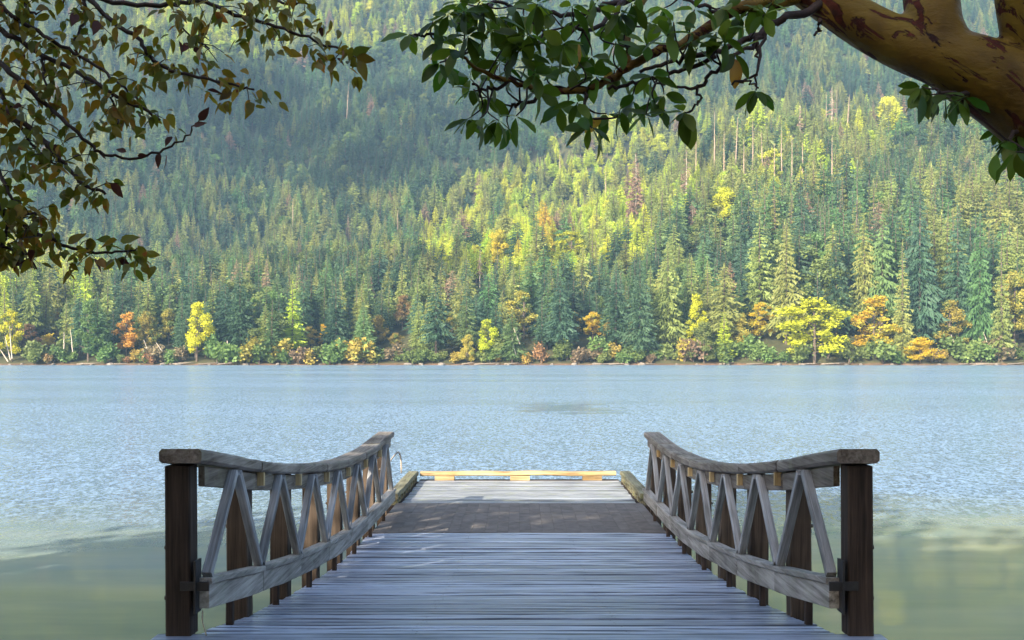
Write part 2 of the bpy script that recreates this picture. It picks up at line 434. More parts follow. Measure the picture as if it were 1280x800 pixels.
# ================================================================== RAMP
DN, BAY, NB = 5.87, 1.22, 7
TD = [5.0, 5.87, 7.09, 8.31, 9.53, 10.75, 11.97, 13.2, 14.5, 15.6, 19]
TZ = [-.40, -.51, -.685, -.83, -.945, -1.035, -1.075, -1.088, -1.085, -1.085, -1.085]
TC = [-.40, -.51, -.685, -.83, -.945, -1.03, -1.065, -1.062, -1.02, -.98, -.98]
def capz(y): return EYE + interp1(y, TD, TC)
def deckz(y): return EYE + interp1(y, TD, TZ) - 1.04
ramp = empty('wooden_ramp', (0, DN, deckz(DN)), 'weathered wooden ramp with trussed side railings leading down to the dock', 'ramp')
org = Vector(ramp.location)
def rp(v): return Vector(v) - org

# deck planks
PL = 0.146; y = 5.862; k = 0
def deck_plank(L, W, mat, seed):
    me = board_mesh('plank', L, W, 0.04, mat, 6, 0.007, 0.003, seed)
    V = [v.co.copy() for v in me.vertices]; Fc = [tuple(p.vertices) for p in me.polygons]; n0 = len(Fc)
    r = random.Random(seed)
    for x in (-L / 2 + .10, -.62, .60, L / 2 - .10):
        for yy_ in (-.04, .04):
            b0 = len(V); cx, cy = x + r.uniform(-.015, .015), yy_ + r.uniform(-.008, .008)
            for k in range(6): V.append((cx + .0065 * math.cos(k * 1.047), cy + .0065 * math.sin(k * 1.047), .0225))
            Fc.append(tuple(range(b0, b0 + 6)))
    return mesh('plank', V, Fc, [mat, M['bolt']], False, [0] * n0 + [1] * (len(Fc) - n0))
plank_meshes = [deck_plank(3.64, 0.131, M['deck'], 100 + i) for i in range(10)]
while y < 12.80:
    yc = y + PL / 2
    sl = math.atan2(deckz(yc + 0.1) - deckz(yc - 0.1), 0.2)
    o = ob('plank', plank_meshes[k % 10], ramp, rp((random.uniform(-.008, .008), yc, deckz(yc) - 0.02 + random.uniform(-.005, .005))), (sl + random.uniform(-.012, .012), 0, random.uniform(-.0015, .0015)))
    if k % 2: o.rotation_euler.z += math.pi; o.rotation_euler.x *= -1
    y += PL; k += 1
MAT0 = y
# grip tiles over the lower end of the ramp
rows = [(MAT0 + 0.01, 13.72), (13.73, 14.55), (14.56, 15.50)]
tile_w = rng.uniform(0.85, 1.15, 24); tile_w = tile_w / tile_w.sum() * 3.6
for ri, (a, bb) in enumerate(rows):
    n = 24; x = -1.80
    ws = tile_w
    for wd in ws:
        yc = (a + bb) / 2; sl = math.atan2(deckz(bb) - deckz(a), bb - a)
        m_ = board_mesh('grip_tile', wd - 0.002, bb - a - 0.002, 0.016, M['mat'], 1, 0.0012, 0.0, 0)
        ob('grip_tile', m_, ramp, rp((x + wd / 2, yc, (deckz(a) + deckz(bb)) / 2 - 0.006 + random.uniform(-.001, .001))), (sl, random.uniform(-.004, .004), 0))
        x += wd
# sub floor below the tiles and side stringers below the planks
for s in (-1, 1):
    pts = [Vector((s * 1.70, yy_, deckz(yy_) - 0.19)) for yy_ in np.linspace(5.85, 15.45, 17)]
    m_, c_ = sweep_mesh('deck_stringer', pts, 0.09, 0.28, M['postdark']); ob('deck_stringer', m_, ramp, rp(c_))
pts = [Vector((0, yy_, deckz(yy_) - 0.035)) for yy_ in np.linspace(MAT0 + 0.01, 15.48, 9)]
m_, c_ = sweep_mesh('sub_floor', pts, 3.56, 0.03, M['postdark']); ob('sub_floor', m_, ramp, rp(c_))
beam('end_sill', ramp, rp((-2.0, 5.775, deckz(5.8) - 0.065)), rp((2.0, 5.775, deckz(5.8) - 0.065)), 0.16, 0.16, M['deck'], segs=6)

bolt_v, bolt_f = [], []
tube(bolt_v, bolt_f, [(0, 0, 0), (0.022, 0, 0)], [0.016, 0.013], 6); bolt_mesh = mesh('bolt', bolt_v, bolt_f, [M['bolt']])
for s in (-1, 1):
    X = lambda v: s * v
    # posts
    for i in range(NB + 1):
        y = DN + i * BAY if i < NB else DN + NB * BAY + 0.1
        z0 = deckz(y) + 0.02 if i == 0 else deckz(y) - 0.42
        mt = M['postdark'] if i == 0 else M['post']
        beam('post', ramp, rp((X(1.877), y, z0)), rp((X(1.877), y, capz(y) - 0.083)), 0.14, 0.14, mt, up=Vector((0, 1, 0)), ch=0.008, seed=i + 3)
        for zz in ((0.22, 0.50) if i == 0 else (0.26, 0.6)):
            ob('bolt', bolt_mesh, ramp, rp((X(1.947), y, deckz(y) + zz)), (0, 0, 0 if s > 0 else math.pi))
        # pale block under the cap
        if i and i < NB:
            beam('spacer_block', ramp, rp((X(1.75), y + 0.06, capz(y) - 0.175)), rp((X(1.75), y + 0.06, capz(y) - 0.087)), 0.05, 0.034, M['block'], up=Vector((0, 1, 0)), segs=1, ch=0.003)
    # rail cap, upper rail, lower rail: one piece per bay
    for i in range(NB):
        a = DN - 0.13 if i == 0 else DN + i * BAY + 0.002
        bb = DN + (i + 1) * BAY - 0.004 if i < NB - 1 else DN + NB * BAY + 0.22
        ys_ = np.linspace(a, bb, 6)
        dx = random.uniform(-.006, .006); dz = random.uniform(-.003, .003)
        m_, c_ = sweep_mesh('rail_cap', [Vector((X(1.842) + dx, q, capz(q) - 0.04 + dz)) for q in ys_], 0.232, 0.078, M['cap'], 0.016, 0.0012, i); ob('rail_cap', m_, ramp, rp(c_))
        a2 = DN + 0.072 if i == 0 else a
        m_, c_ = sweep_mesh('upper_rail', [Vector((X(1.787), q, capz(q) - 0.143)) for q in np.linspace(a2, min(bb, DN + NB * BAY + .15), 5)], 0.036, 0.115, M['cap'], 0.005, 0.001, i + 9); ob('upper_rail', m_, ramp, rp(c_))
        a3 = DN - 0.03 if i == 0 else a
        e3 = min(bb, DN + NB * BAY + .17)
        m_, c_ = sweep_mesh('lower_rail', [Vector((X(1.752), q, deckz(q) + 0.228)) for q in np.linspace(a3, e3, 5)], 0.076, 0.135, M['beam'], 0.005, 0.002, i + 20); ob('lower_rail', m_, ramp, rp(c_))
        m_, c_ = sweep_mesh('rail_ledge', [Vector((X(1.748), q, deckz(q) + 0.3155)) for q in np.linspace(a3, e3, 5)], 0.10, 0.036, M['beam'], 0.006, 0.001, i + 40); ob('rail_ledge', m_, ramp, rp(c_))
        # the V of braces
        ya, yb = DN + i * BAY + 0.03, DN + (i + 1) * BAY - 0.03; ym = (ya + yb) / 2
        for (q0, q1, w_) in ((ya, ym - 0.045, 0), (yb, ym + 0.045, 1)):
            p0 = Vector((X(1.744), q0, deckz(q0) + 0.345)); p1 = Vector((X(1.744), q1, capz(q1) - 0.10))
            beam('brace', ramp, rp(p0), rp(p1), 0.056, 0.047, M['brace'], up=Vector((0, 1, 0.001)), ch=0.005, seed=i * 2 + w_)
        yq = DN + (i + 0.5) * BAY
        beam('rail_stub', ramp, rp((X(1.775), yq, deckz(yq) - 0.0)), rp((X(1.775), yq, deckz(yq) + 0.158)), 0.045, 0.04, M['postdark'], up=Vector((0, 1, 0)), segs=1)
    # black steel shoe at the near end
    bx = beam('steel_shoe', ramp, rp((X(1.775), DN - 0.045, deckz(DN) + 0.15)), rp((X(1.775), DN - 0.045, deckz(DN) + 0.44)), 0.012, 0.105, M['steel'], up=Vector((0, 1, 0)), segs=1, ch=0.002)
    beam('steel_strap', ramp, rp((X(1.70), DN - 0.079, deckz(DN) + 0.30)), rp((X(1.86), DN - 0.079, deckz(DN) + 0.30)), 0.010, 0.05, M['steel'], segs=1, ch=0.002)

# hook rod and rope on the left railing
V_, F_ = [], []
e = Vector((-1.80, 13.6, deckz(13.6) + 0.70))
tube(V_, F_, [rp(p) for p in catmull([e, e + Vector((.03, .5, .0)), e + Vector((.09, .9, .10)), e + Vector((.13, 1.0, .13)), e + Vector((.16, 1.02, .05)), e + Vector((.17, 1.02, -.16))], 5)], [0.011] * 26, 6)
ob('hook_rod', mesh('hook_rod', V_, F_, [M['palebark']], True), ramp)
V_, F_ = [], []
e = Vector((-1.745, DN - .05, deckz(DN) + 0.16))
tube(V_, F_, [rp(p) for p in catmull([e, e + Vector((.0, .0, -.06)), e + Vector((.025, -.01, -.14)), e + Vector((.022, .0, -.17))], 5)], [0.004] * 16, 5)
ob('rope_end', mesh('rope_end', V_, F_, [M['rope']], True), ramp)

# ================================================================== FLOATING DOCK
DZ = deckz(15.6)
dock = empty('floating_dock', (0, 17, 0), 'low floating dock of pale planks edged by timber bull rails', 'dock')
do = Vector(dock.location)
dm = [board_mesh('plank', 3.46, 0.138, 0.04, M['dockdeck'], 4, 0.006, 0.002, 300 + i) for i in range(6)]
y = 15.53; k = 0
while y < 18.32:
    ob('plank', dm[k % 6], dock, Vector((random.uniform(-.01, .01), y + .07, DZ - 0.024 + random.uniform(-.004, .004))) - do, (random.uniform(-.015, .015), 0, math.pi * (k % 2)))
    y += 0.146; k += 1
DE = y
for s in (-1, 1):
    beam('bull_rail', dock, Vector((s * 1.86, 15.42, DZ + 0.105)) - do, Vector((s * 1.86, DE + 0.06, DZ + 0.105)) - do, 0.18, 0.08, M['bullrail'], segs=8, ch=0.014, jit=.004, seed=5 + s)
    for q in np.linspace(15.54, DE - 0.1, 9):
        beam('rail_block', dock, Vector((s * 1.86, q - .08, DZ + 0.018)) - do, Vector((s * 1.86, q + .08, DZ + 0.018)) - do, 0.16, 0.09, M['bullrail'], segs=1, ch=0.006)
    beam('side_beam', dock, Vector((s * 1.84, 15.35, DZ - 0.17)) - do, Vector((s * 1.84, DE, DZ - 0.17)) - do, 0.2, 0.29, M['postdark'], ch=0.01)
beam('end_rail', dock, Vector((-1.74, DE + 0.16, DZ + 0.10)) - do, Vector((1.70, DE + 0.16, DZ + 0.10)) - do, 0.18, 0.072, M['endrail'], segs=9, ch=0.014, jit=.005, seed=77)
for px in (556, 650, 740):
    xx = (px - VX) / F * (DE + .16)
    beam('rail_block', dock, Vector((xx - .17, DE + .15, DZ + 0.02)) - do, Vector((xx + .17, DE + .15, DZ + 0.02)) - do, 0.16, 0.084, M['endrail'], segs=1, ch=0.006)
beam('end_beam', dock, Vector((-1.75, DE + .16, DZ - 0.16)) - do, Vector((1.75, DE + .16, DZ - 0.16)) - do, 0.2, 0.29, M['postdark'])
for s in (-1, 0, 1):
    beam('float_tank', dock, Vector((s * 1.15, 15.5, DZ - 0.37)) - do, Vector((s * 1.15, DE, DZ - 0.37)) - do, 0.7, 0.5, M['steel'], ch=0.05)

# ================================================================== TREE PROTOTYPES (far trees)
def conifer(seed, H=30.0, rad=4.0, base=0.12, power=0.8, droop=0.35, gaps=0.1, step=0.62, nb=7, ragged=0.35):
    r = np.random.default_rng(seed); V, Fc = [], []
    z = base * H
    while z < H * 0.985:
        u = (z - base * H) / (H * (1 - base))
        L0 = rad * (1 - u) ** power * min(1.0, 0.5 + u * 5) + 0.15
        n = max(4, int(nb * (0.6 + 0.6 * (1 - u)) + r.integers(0, 2)))
        off = r.uniform(0, 6.28)
        for k in range(n):
            if r.random() < gaps: continue
            a = off + 6.283 * k / n + r.uniform(-.3, .3)
            L = L0 * r.uniform(1 - ragged, 1 + ragged * 0.6); zz = z + r.uniform(-.3, .3)
            d = np.array([math.cos(a), math.sin(a), 0]); sd = np.array([-math.sin(a), math.cos(a), 0])
            lift = 0.35 * (u - 0.35)
            def P(f): return np.array([0, 0, zz]) + d * L * f + np.array([0, 0, L * (lift * f - droop * f * f + 0.10 * f ** 3)])
            m = 4 if L > 1.6 else 3
            for j in range(m):
                f0, f1, f2 = 0.08 + 0.84 * j / m, 0.08 + 0.84 * (j + .55) / m, 0.08 + 0.92 * (j + 1.35) / m
                wd = L * 0.30 * (1.1 - 0.75 * j / m) * r.uniform(.7, 1.25)
                for sg in (1, -1):
                    b0 = len(V)
                    tip = P(min(f2, 1.02)) + sd * sg * wd + np.array([0, 0, -wd * r.uniform(.45, 1.0)])
                    V += [P(f0), P(f1), tip]; Fc.append((b0, b0 + 1, b0 + 2) if sg > 0 else (b0, b0 + 2, b0 + 1))
            b0 = len(V)
            V += [P(.7) + sd * L * .07, P(.7) - sd * L * .07, P(1.12)]; Fc.append((b0, b0 + 1, b0 + 2))
            # hanging sprays give the layer some thickness
            for f in (.3, .55, .8):
                b0 = len(V); f += r.uniform(-.1, .1); drop = np.array([0, 0, -min(L, 2.6) * r.uniform(.2, .42)]); q = sd * L * r.uniform(-.15, .15)
                V += [P(f - .17) - q, P(f + .17) + q, P(f + .03) + drop]; Fc.append((b0, b0 + 1, b0 + 2))
        z += step * r.uniform(.75, 1.25) * (1.0 if u < .8 else .7)
    b0 = len(V)
    for k in range(3):
        a = k * 2.1; V.append(np.array([.12 * math.cos(a), .12 * math.sin(a), H * .95]))
    V.append(np.array([0, 0, H * 1.01])); Fc += [(b0, b0 + 1, b0 + 3), (b0 + 1, b0 + 2, b0 + 3), (b0 + 2, b0, b0 + 3)]
    return V, Fc

def trunk_geo(H, r0, lean=0.0, seed=0, stubs=0):
    r = np.random.default_rng(seed); V, Fc = [], []
    pts = [(lean * H * f + r.normal(0, .05), r.normal(0, .05), H * f - (0.8 if f == 0 else 0)) for f in np.linspace(0, .97, 6)]
    tube(V, Fc, pts, [r0 * (1 - .88 * f) for f in np.linspace(0, 1, 6)], 6)
    for k in range(stubs):
        f = r.uniform(.3, .96); a = r.uniform(0, 6.28); L = r.uniform(.5, 2.2) * (1.2 - f)
        p = Vector((lean * H * f, 0, H * f)); q = p + Vector((math.cos(a) * L, math.sin(a) * L, r.uniform(-.3, .4) * L))
        tube(V, Fc, [p, q], [r0 * .22, r0 * .06], 4)
    return V, Fc

def leaf_cloud(clumps, per, size, seed, flat=0.6):
    """leaf-sized quads scattered through clumps (centre, radius)"""
    r = np.random.default_rng(seed); C, Rr = [], []
    for (c, rad) in clumps:
        n = max(8, int(per * rad * rad))
        d = r.normal(size=(n, 3)); d /= np.linalg.norm(d, axis=1)[:, None]
        q = d * (r.random((n, 1)) ** 0.5) * (.6 + .75 * r.random((n, 1))) * rad; q[:, 2] *= flat
        C.append(np.array(c) + q)
    C = np.concatenate(C); n = len(C)
    u = r.normal(size=(n, 3)); u[:, 2] *= 0.5; u /= np.linalg.norm(u, axis=1)[:, None]
    v = np.cross(u, r.normal(size=(n, 3))); v /= np.linalg.norm(v, axis=1)[:, None]
    s = size * r.uniform(.6, 1.3, (n, 1)); u, v = u * s, v * s * .7
    V = np.stack([C - u, C - v * .9, C + u, C + v], 1).reshape(-1, 3)
    return V, np.arange(n * 4).reshape(-1, 4)

def maple(seed, H=20.0, W=14.0, nc=36, lean=0.0):
    r = np.random.default_rng(seed); cl = []; V, Fc = [], []
    tube(V, Fc, [(0, 0, -.6), (lean * H * .2, 0, H * .25), (lean * H * .5, .2, H * .55), (lean * H * .8, 0, H * .8)], [.38, .30, .2, .08], 6)
    for k in range(nc):
        f = (k + r.random()) / nc; z = H * (.16 + .78 * f)
        rr = W / 2 * math.sin(math.pi * min(1, .22 + .72 * f)) ** .8 * r.uniform(.15, 1.08); a = k * 2.4 + r.uniform(-.5, .5)
        c = (lean * z + rr * math.cos(a), rr * math.sin(a), z); rad = W * r.uniform(.10, .22)
        cl.append((c, rad))
        tube(V, Fc, [(lean * z * .8, 0, z * .72), ((lean * z + c[0]) / 2, c[1] * .5, z * .88), c], [.14, .1, .04], 5)
    LV, LF = leaf_cloud(cl, 62.0 * (14.0 / W) ** 1.2, .38 * (W / 14) ** .6, seed + 1, .6)
    return (V, Fc), (LV, LF)

def bush(seed, H=4.0, W=5.0):
    r = np.random.default_rng(seed); cl = []
    for k in range(8):
        a = r.uniform(0, 6.28); q = W / 2 * r.uniform(.1, .75)
        cl.append(((q * math.cos(a), q * math.sin(a), H * r.uniform(.2, .75)), W * r.uniform(.18, .3)))
    V, Fc = [], []
    for k in range(3): tube(V, Fc, [(0, 0, -.4), (r.uniform(-1, 1), r.uniform(-1, 1), H * .6)], [.1, .03], 4)
    LV, LF = leaf_cloud(cl, 60, .33, seed + 1, .8)
    return (V, Fc), (LV, LF)

CON = []
for i, kw in enumerate([dict(rad=4.2, power=.85), dict(rad=3.6, power=.75, gaps=.18, base=.2), dict(rad=4.6, power=.7, droop=.5, gaps=.2, base=.25, ragged=.5),
                        dict(rad=3.3, power=.95, droop=.25), dict(rad=5.0, power=.8, droop=.42, gaps=.12, base=.1, ragged=.45), dict(rad=3.0, power=1.0, droop=.3, base=.06, step=.55)]):
    CON.append((conifer(40 + i, **kw), trunk_geo(30, .34, 0, 60 + i)))
con_crown = {}
con_trunk = [mesh('trunk', t_[0], t_[1], [M['bark']]) for _, t_ in CON]
def crown_mesh(i, cls):
    if (i, cls) not in con_crown:
        con_crown[(i, cls)] = mesh('crown', CON[i][0][0], CON[i][0][1], [FOL[cls]])
    return con_crown[(i, cls)]
SNAG = [trunk_geo(26, .38, l_, 90 + i, 14) for i, l_ in enumerate((0.0, 0.05, -0.04))]
THIN = [(conifer(140 + i, rad=2.6, power=.6, gaps=.62, base=.3, ragged=.6), trunk_geo(30, .4, 0, 150 + i)) for i in range(2)]
MAP = [maple(200 + i, 20, w_, 17 + i) for i, w_ in enumerate((15, 13, 17, 11))]
BSH = [bush(240 + i) for i in range(4)]

# ---------------- forest layout
def find_ground(px, py):
    """first terrain point along the column px that shows at row py"""
    Y = np.concatenate([np.arange(398, 800, .5), np.arange(800, 1900, 2)]); X = (px - VX) * Y / F
    g = ground(X, Y); row = HY - (g - EYE) * F / Y
    ok = np.where((row <= py) & (Y - shore_y(X) > 1.0))[0]
    i = ok[0] if len(ok) else len(Y) - 1
    return float(X[i]), float(Y[i]), float(g[i])

def project(x, y, z): return VX + x * F / y, HY - (z - EYE) * F / y

pts = []
def fill(y0, y1, sp):
    ys_ = np.arange(y0, y1, sp)
    for y in ys_:
        xs = np.arange(-(VX + 90) / F * y - 20, (1280 - VX + 90) / F * y + 20, sp)
        x = xs + rng.uniform(-.48, .48, len(xs)) * sp; yj = y + rng.uniform(-.48, .48, len(xs)) * sp
        pts.append(np.stack([x, yj], 1))
fill(404, 520, 7.0); fill(520, 800, 6.2); fill(800, 1750, 8.2)
P = np.concatenate(pts); s_ = P[:, 1] - shore_y(P[:, 0]); P = P[s_ > 4]
G = ground(P[:, 0], P[:, 1])
PX, PY = project(P[:, 0], P[:, 1], G)
N = len(P)
ptch = fbm(P[:, 0] / 45, P[:, 1] / 60, 5, 3)
u1, u2, u3 = rng.random(N), rng.random(N), rng.random(N)
hgt = 19 + 13 * rng.random(N) ** 1.3 + 8 * (PX > 800) * rng.random(N) + 12 * (PX > 930) * (P[:, 1] < 520) * (P[:, 1] > 425)
hgt = np.where(P[:, 1] > 800, 17 + 13 * rng.random(N), hgt)
hgt *= np.where((P[:, 1] < 425), 0.85, np.where(P[:, 1] > 520, 0.86, 1.0))
def ell(cx, cy, rx, ry, rot=0):
    c, s = math.cos(R(rot)), math.sin(R(rot)); dx, dy = PX - cx, PY - cy
    return ((dx * c + dy * s) / rx) ** 2 + ((-dx * s + dy * c) / ry) ** 2
cls = np.full(N, 1)                                    # 0 dark 1 mid 2 olive 3 lime 4 gold 5 dead
names = ['dark', 'mid', 'olive', 'lime', 'gold', 'dead', 'alder', 'aspen']
cls = np.where(u1 < .42, 0, np.where(u1 < .82, 1, 2))
cls = np.where((ptch > .56) & (u2 < .5), 2, cls)
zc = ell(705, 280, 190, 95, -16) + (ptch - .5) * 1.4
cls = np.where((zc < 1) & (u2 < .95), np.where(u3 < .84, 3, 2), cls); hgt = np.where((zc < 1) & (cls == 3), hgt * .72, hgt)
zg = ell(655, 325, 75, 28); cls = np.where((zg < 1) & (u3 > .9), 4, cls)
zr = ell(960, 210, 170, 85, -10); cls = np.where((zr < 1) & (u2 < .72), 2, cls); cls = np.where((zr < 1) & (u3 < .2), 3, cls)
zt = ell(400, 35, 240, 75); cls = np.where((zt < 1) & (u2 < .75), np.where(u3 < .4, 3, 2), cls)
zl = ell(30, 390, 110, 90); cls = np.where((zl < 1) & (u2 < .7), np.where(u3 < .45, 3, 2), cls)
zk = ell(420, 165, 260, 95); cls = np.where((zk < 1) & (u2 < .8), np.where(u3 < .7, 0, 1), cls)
cls = np.where((u3 > .985), 5, cls)
var = rng.integers(0, 6, N)
u4 = rng.random(N); leafy = fbm(P[:, 0] / 30, P[:, 1] / 40, 77, 3)
cls = np.where((cls == 1) & (u4 < .10 + .5 * (leafy > .58)), 6, cls); cls = np.where((cls == 3) & (u4 < .22), 7, cls)
cls = np.where((zc < 1) & (cls == 6), 7, cls)

# landmark trees of the photograph: (px, top row, base row, width px, crown, label)
LAND = [
 (1018, 373, 455, 78, 'm_lemon', 'broad bright lemon yellow maple at the water edge on the far shore'),
 (1092, 367, 446, 58, 'm_amber', 'amber orange maple just right of the bright lemon maple'),
 (1150, 424, 456, 40, 'm_amber', 'low glowing orange bush at the waterline right of the amber maple'),
 (1187, 374, 440, 38, 'm_ochre', 'ochre green maple with a round top above pale leaning trunks'),
 (1268, 340, 432, 50, 'm_ochre', 'brown gold maple at the right end of the far shore'),
 (950, 376, 428, 34, 'm_amber', 'small amber maple among firs left of the lemon maple'),
 (925, 392, 440, 28, 'm_ochre', 'thin ochre tree beside the small amber maple'),
 (872, 366, 440, 26, 'm_lemon', 'slender yellow tree with a narrow leaning crown'),
 (741, 390, 424, 24, 'm_amber', 'small orange maple in front of dark firs near the middle'),
 (719, 388, 420, 20, 'm_ochre', 'narrow ochre maple paired with the small orange one'),
 (760, 400, 440, 20, 'm_ochre', 'dull orange sapling below the tall mid shore firs'),
 (655, 362, 424, 36, 'm_ochre', 'olive orange maple leaning over the middle of the far shore'),
 (676, 430, 456, 22, 'm_rust', 'rust brown shrub on the waterline near the middle'),
 (158, 388, 444, 32, 'm_orange', 'rounded orange brown maple on the left part of the far shore'),
 (184, 390, 440, 32, 'm_ochre', 'faded orange maple touching the rounded orange brown one'),
 (246, 376, 452, 32, 'm_lemon', 'tall yellow maple beside three pale trunks at the water'),
 (211, 386, 430, 22, 'm_ochre', 'small dull orange maple left of the tall yellow one'),
 (70, 388, 425, 18, 'm_orange', 'little orange maple top among green trees at far left'),
 (55, 414, 436, 24, 'm_amber', 'low amber shrub under the little orange maple'),
 (38, 404, 440, 26, 'm_rust', 'pinkish brown bare maple near the left end of the shore'),
 (386, 408, 440, 18, 'm_ochre', 'small ochre sapling in the dark shore thicket'),
 (404, 404, 436, 14, 'm_amber', 'thin amber sapling right of the small ochre sapling'),
 (474, 394, 430, 22, 'm_ochre', 'dusty orange maple in the left middle shore woods'),
 (503, 368, 412, 26, 'm_rust', 'rust coloured maple half hidden among firs'),
 (494, 416, 446, 18, 'm_ochre', 'little ochre shrub under the rust coloured maple'),
 (565, 395, 440, 26, 'm_ochre', 'loose yellowish tree with a pale trunk in the middle'),
 (585, 420, 456, 20, 'm_ochre', 'slim ochre tree standing at the waterline in the middle'),
 (607, 398, 450, 26, 'm_lemon', 'yellow green maple left of the olive orange maple'),
 (624, 288, 336, 30, 'm_amber', 'golden tree glowing in the sunlit stand on the slope'),
 (714, 286, 336, 42, 'm_lemon', 'round yellow tree in the sunlit stand on the slope'),
 (905, 235, 285, 36, 'm_lemon', 'yellow leafy tree below the pale bare trunks on the slope'),
 (1000, 430, 456, 30, 'm_green', 'green broadleaf bush left of the lemon maple foot'),
 (1060, 425, 456, 36, 'm_green', 'green bush between the lemon and amber maples'),
 (1105, 425, 456, 40, 'm_green', 'olive green bush at the foot of the amber maple'),
 (880, 405, 456, 34, 'm_green', 'bright green waterside tree under the slender yellow tree'),
 (110, 372, 452, 30, 'm_green', 'dense rounded green tree at the left shore'),
 (270, 420, 456, 30, 'm_green', 'green thicket at the foot of the tall yellow maple'),
 (15, 385, 452, 30, 'm_lemon', 'pale yellow green tree at the left edge above white trunks'),
]
blocked = []
maple_parts = {}
def tree_things(name, label, cat, x, y, z, parts, rotz, scale, group=None):
    o = empty(name, (x, y, z), label, cat, group)
    o.rotation_euler = (0, 0, rotz); o.scale = scale
    for (n_, me) in parts: ob(n_, me, o)
    return o
for i, (px, t_, b_, w_, c_, lab) in enumerate(LAND):
    x, y, z = find_ground(px, min(b_, 455)); 
    H = max(2.5, (b_ - t_) * y / F); W = w_ * y / F
    k = i % 4
    small = H < 9
    src = BSH[k] if (small or c_ == 'm_green' and H < 12) else MAP[k]
    h0, w0 = (4.0, 5.6) if src is BSH[k] else (20.0, [15, 13, 17, 11][k])
    key = (id(src), c_)
    if key not in maple_parts:
        maple_parts[key] = [('trunk', mesh('trunk', src[0][0], src[0][1], [M['bark']])), ('crown', mesh('crown', src[1][0], src[1][1], [FOL[c_]]))]
    bushy = src is BSH[k]
    low = any(q in lab.split() for q in ('bush', 'shrub', 'thicket'))
    tree_things('shrub' if low else 'maple_tree' if 'maple' in lab.split()[:6] else 'broadleaf_tree', lab, 'shrub' if low else 'tree', x, y, z, maple_parts[key], random.uniform(0, 6.28),
                (W / w0 * 1.15, W / w0 * 1.15, H / h0 * (1.06 if bushy else 1.0)))
    blocked.append((px, y, w_ * .5, t_, b_))

# snags and dead conifers: (px, top, base, lean index, kind, label)
SN = [(433, 103, 158, 1), (893, 140, 232, 0), (905, 165, 248, 0), (918, 148, 236, 1), (930, 176, 250, 0), (941, 150, 240, 0), (955, 168, 250, 2), (968, 182, 248, 0),
      (977, 160, 238, 0), (990, 172, 246, 0), (1003, 180, 242, 0), (1033, 118, 176, 0), (1046, 112, 170, 0), (1058, 120, 178, 1), (1040, 170, 250, 0), (870, 172, 236, 0),
      (700, 190, 225, 0), (757, 215, 250, 0), (497, 265, 305, 0), (366, 250, 298, 0), (940, 300, 372, 0), (960, 320, 378, 0), (1280, 250, 330, 0)]
M['snag'] = plain('weathered_snag', (0.27, 0.20, 0.145), 0.9, 0.1, 0.35, .8, 0.3)
snag_m = [mesh('snag', g_[0], g_[1], [M['snag']]) for g_ in SNAG]
thin_c = [mesh('crown', g_[0][0], g_[0][1], [FOL['dead']]) for g_ in THIN]; thin_t = [mesh('trunk', g_[1][0], g_[1][1], [M['palebark']]) for g_ in THIN]
for i, (px, t_, b_, k) in enumerate(SN):
    x, y, z = find_ground(px, b_); H = (b_ - t_) * y / F + 2
    o = ob('bare_trunk', snag_m[k], None, (x, y, z), (0, 0, random.uniform(0, 6.28) if k == 0 else 0)); o.scale = (1.6, 1.6, H / 26)
    if px == 433: lab, g_ = 'lone pale dead trunk leaning on the shaded blue slope', None
    elif 860 < px < 1070 and t_ < 200: lab, g_ = 'pale bare trunk in the sunlit stand of dead trees on the right slope', 'bare trunks on the right slope'
    elif px > 935: lab, g_ = 'grey bare trunk showing between the tall firs of the right shore', 'bare trunks between the shore firs'
    else: lab, g_ = 'thin bare trunk standing above the trees of the middle slope', 'bare trunks on the middle slope'
    tag(o, lab, 'dead tree', g_)
    blocked.append((px, y, 5, t_, b_))
DEADT = [(795, 190, 296, 'tall dead conifer with reddish grey needles beside the yellow stand'), (858, 186, 262, 'dead pinkish conifer near the first bare trunks'),
         (866, 250, 315, 'dead reddish bush tree on the slope below the pinkish conifer'), (435, 268, 306, 'small dead pink conifer on the left ridge'), (1040, 110, 180, 'dead brown conifer among bare trunks high on the right'),
         (600, 310, 360, 'thin dead brown conifer below the golden tree'), (1000, 130, 190, 'dead tan conifer left of the brown one high on the right')]
for i, (px, t_, b_, lab) in enumerate(DEADT):
    x, y, z = find_ground(px, b_); H = (b_ - t_) * y / F
    tree_things('dead_conifer', lab, 'tree', x, y, z, [('trunk', thin_t[i % 2]), ('crown', crown_mesh(i % 6, 'dead') if i in (0, 2, 3) else thin_c[i % 2])], i * 1.3, (H / 30 * 1.1,) * 2 + (H / 30,))
    blocked.append((px, y, 10, t_, b_))

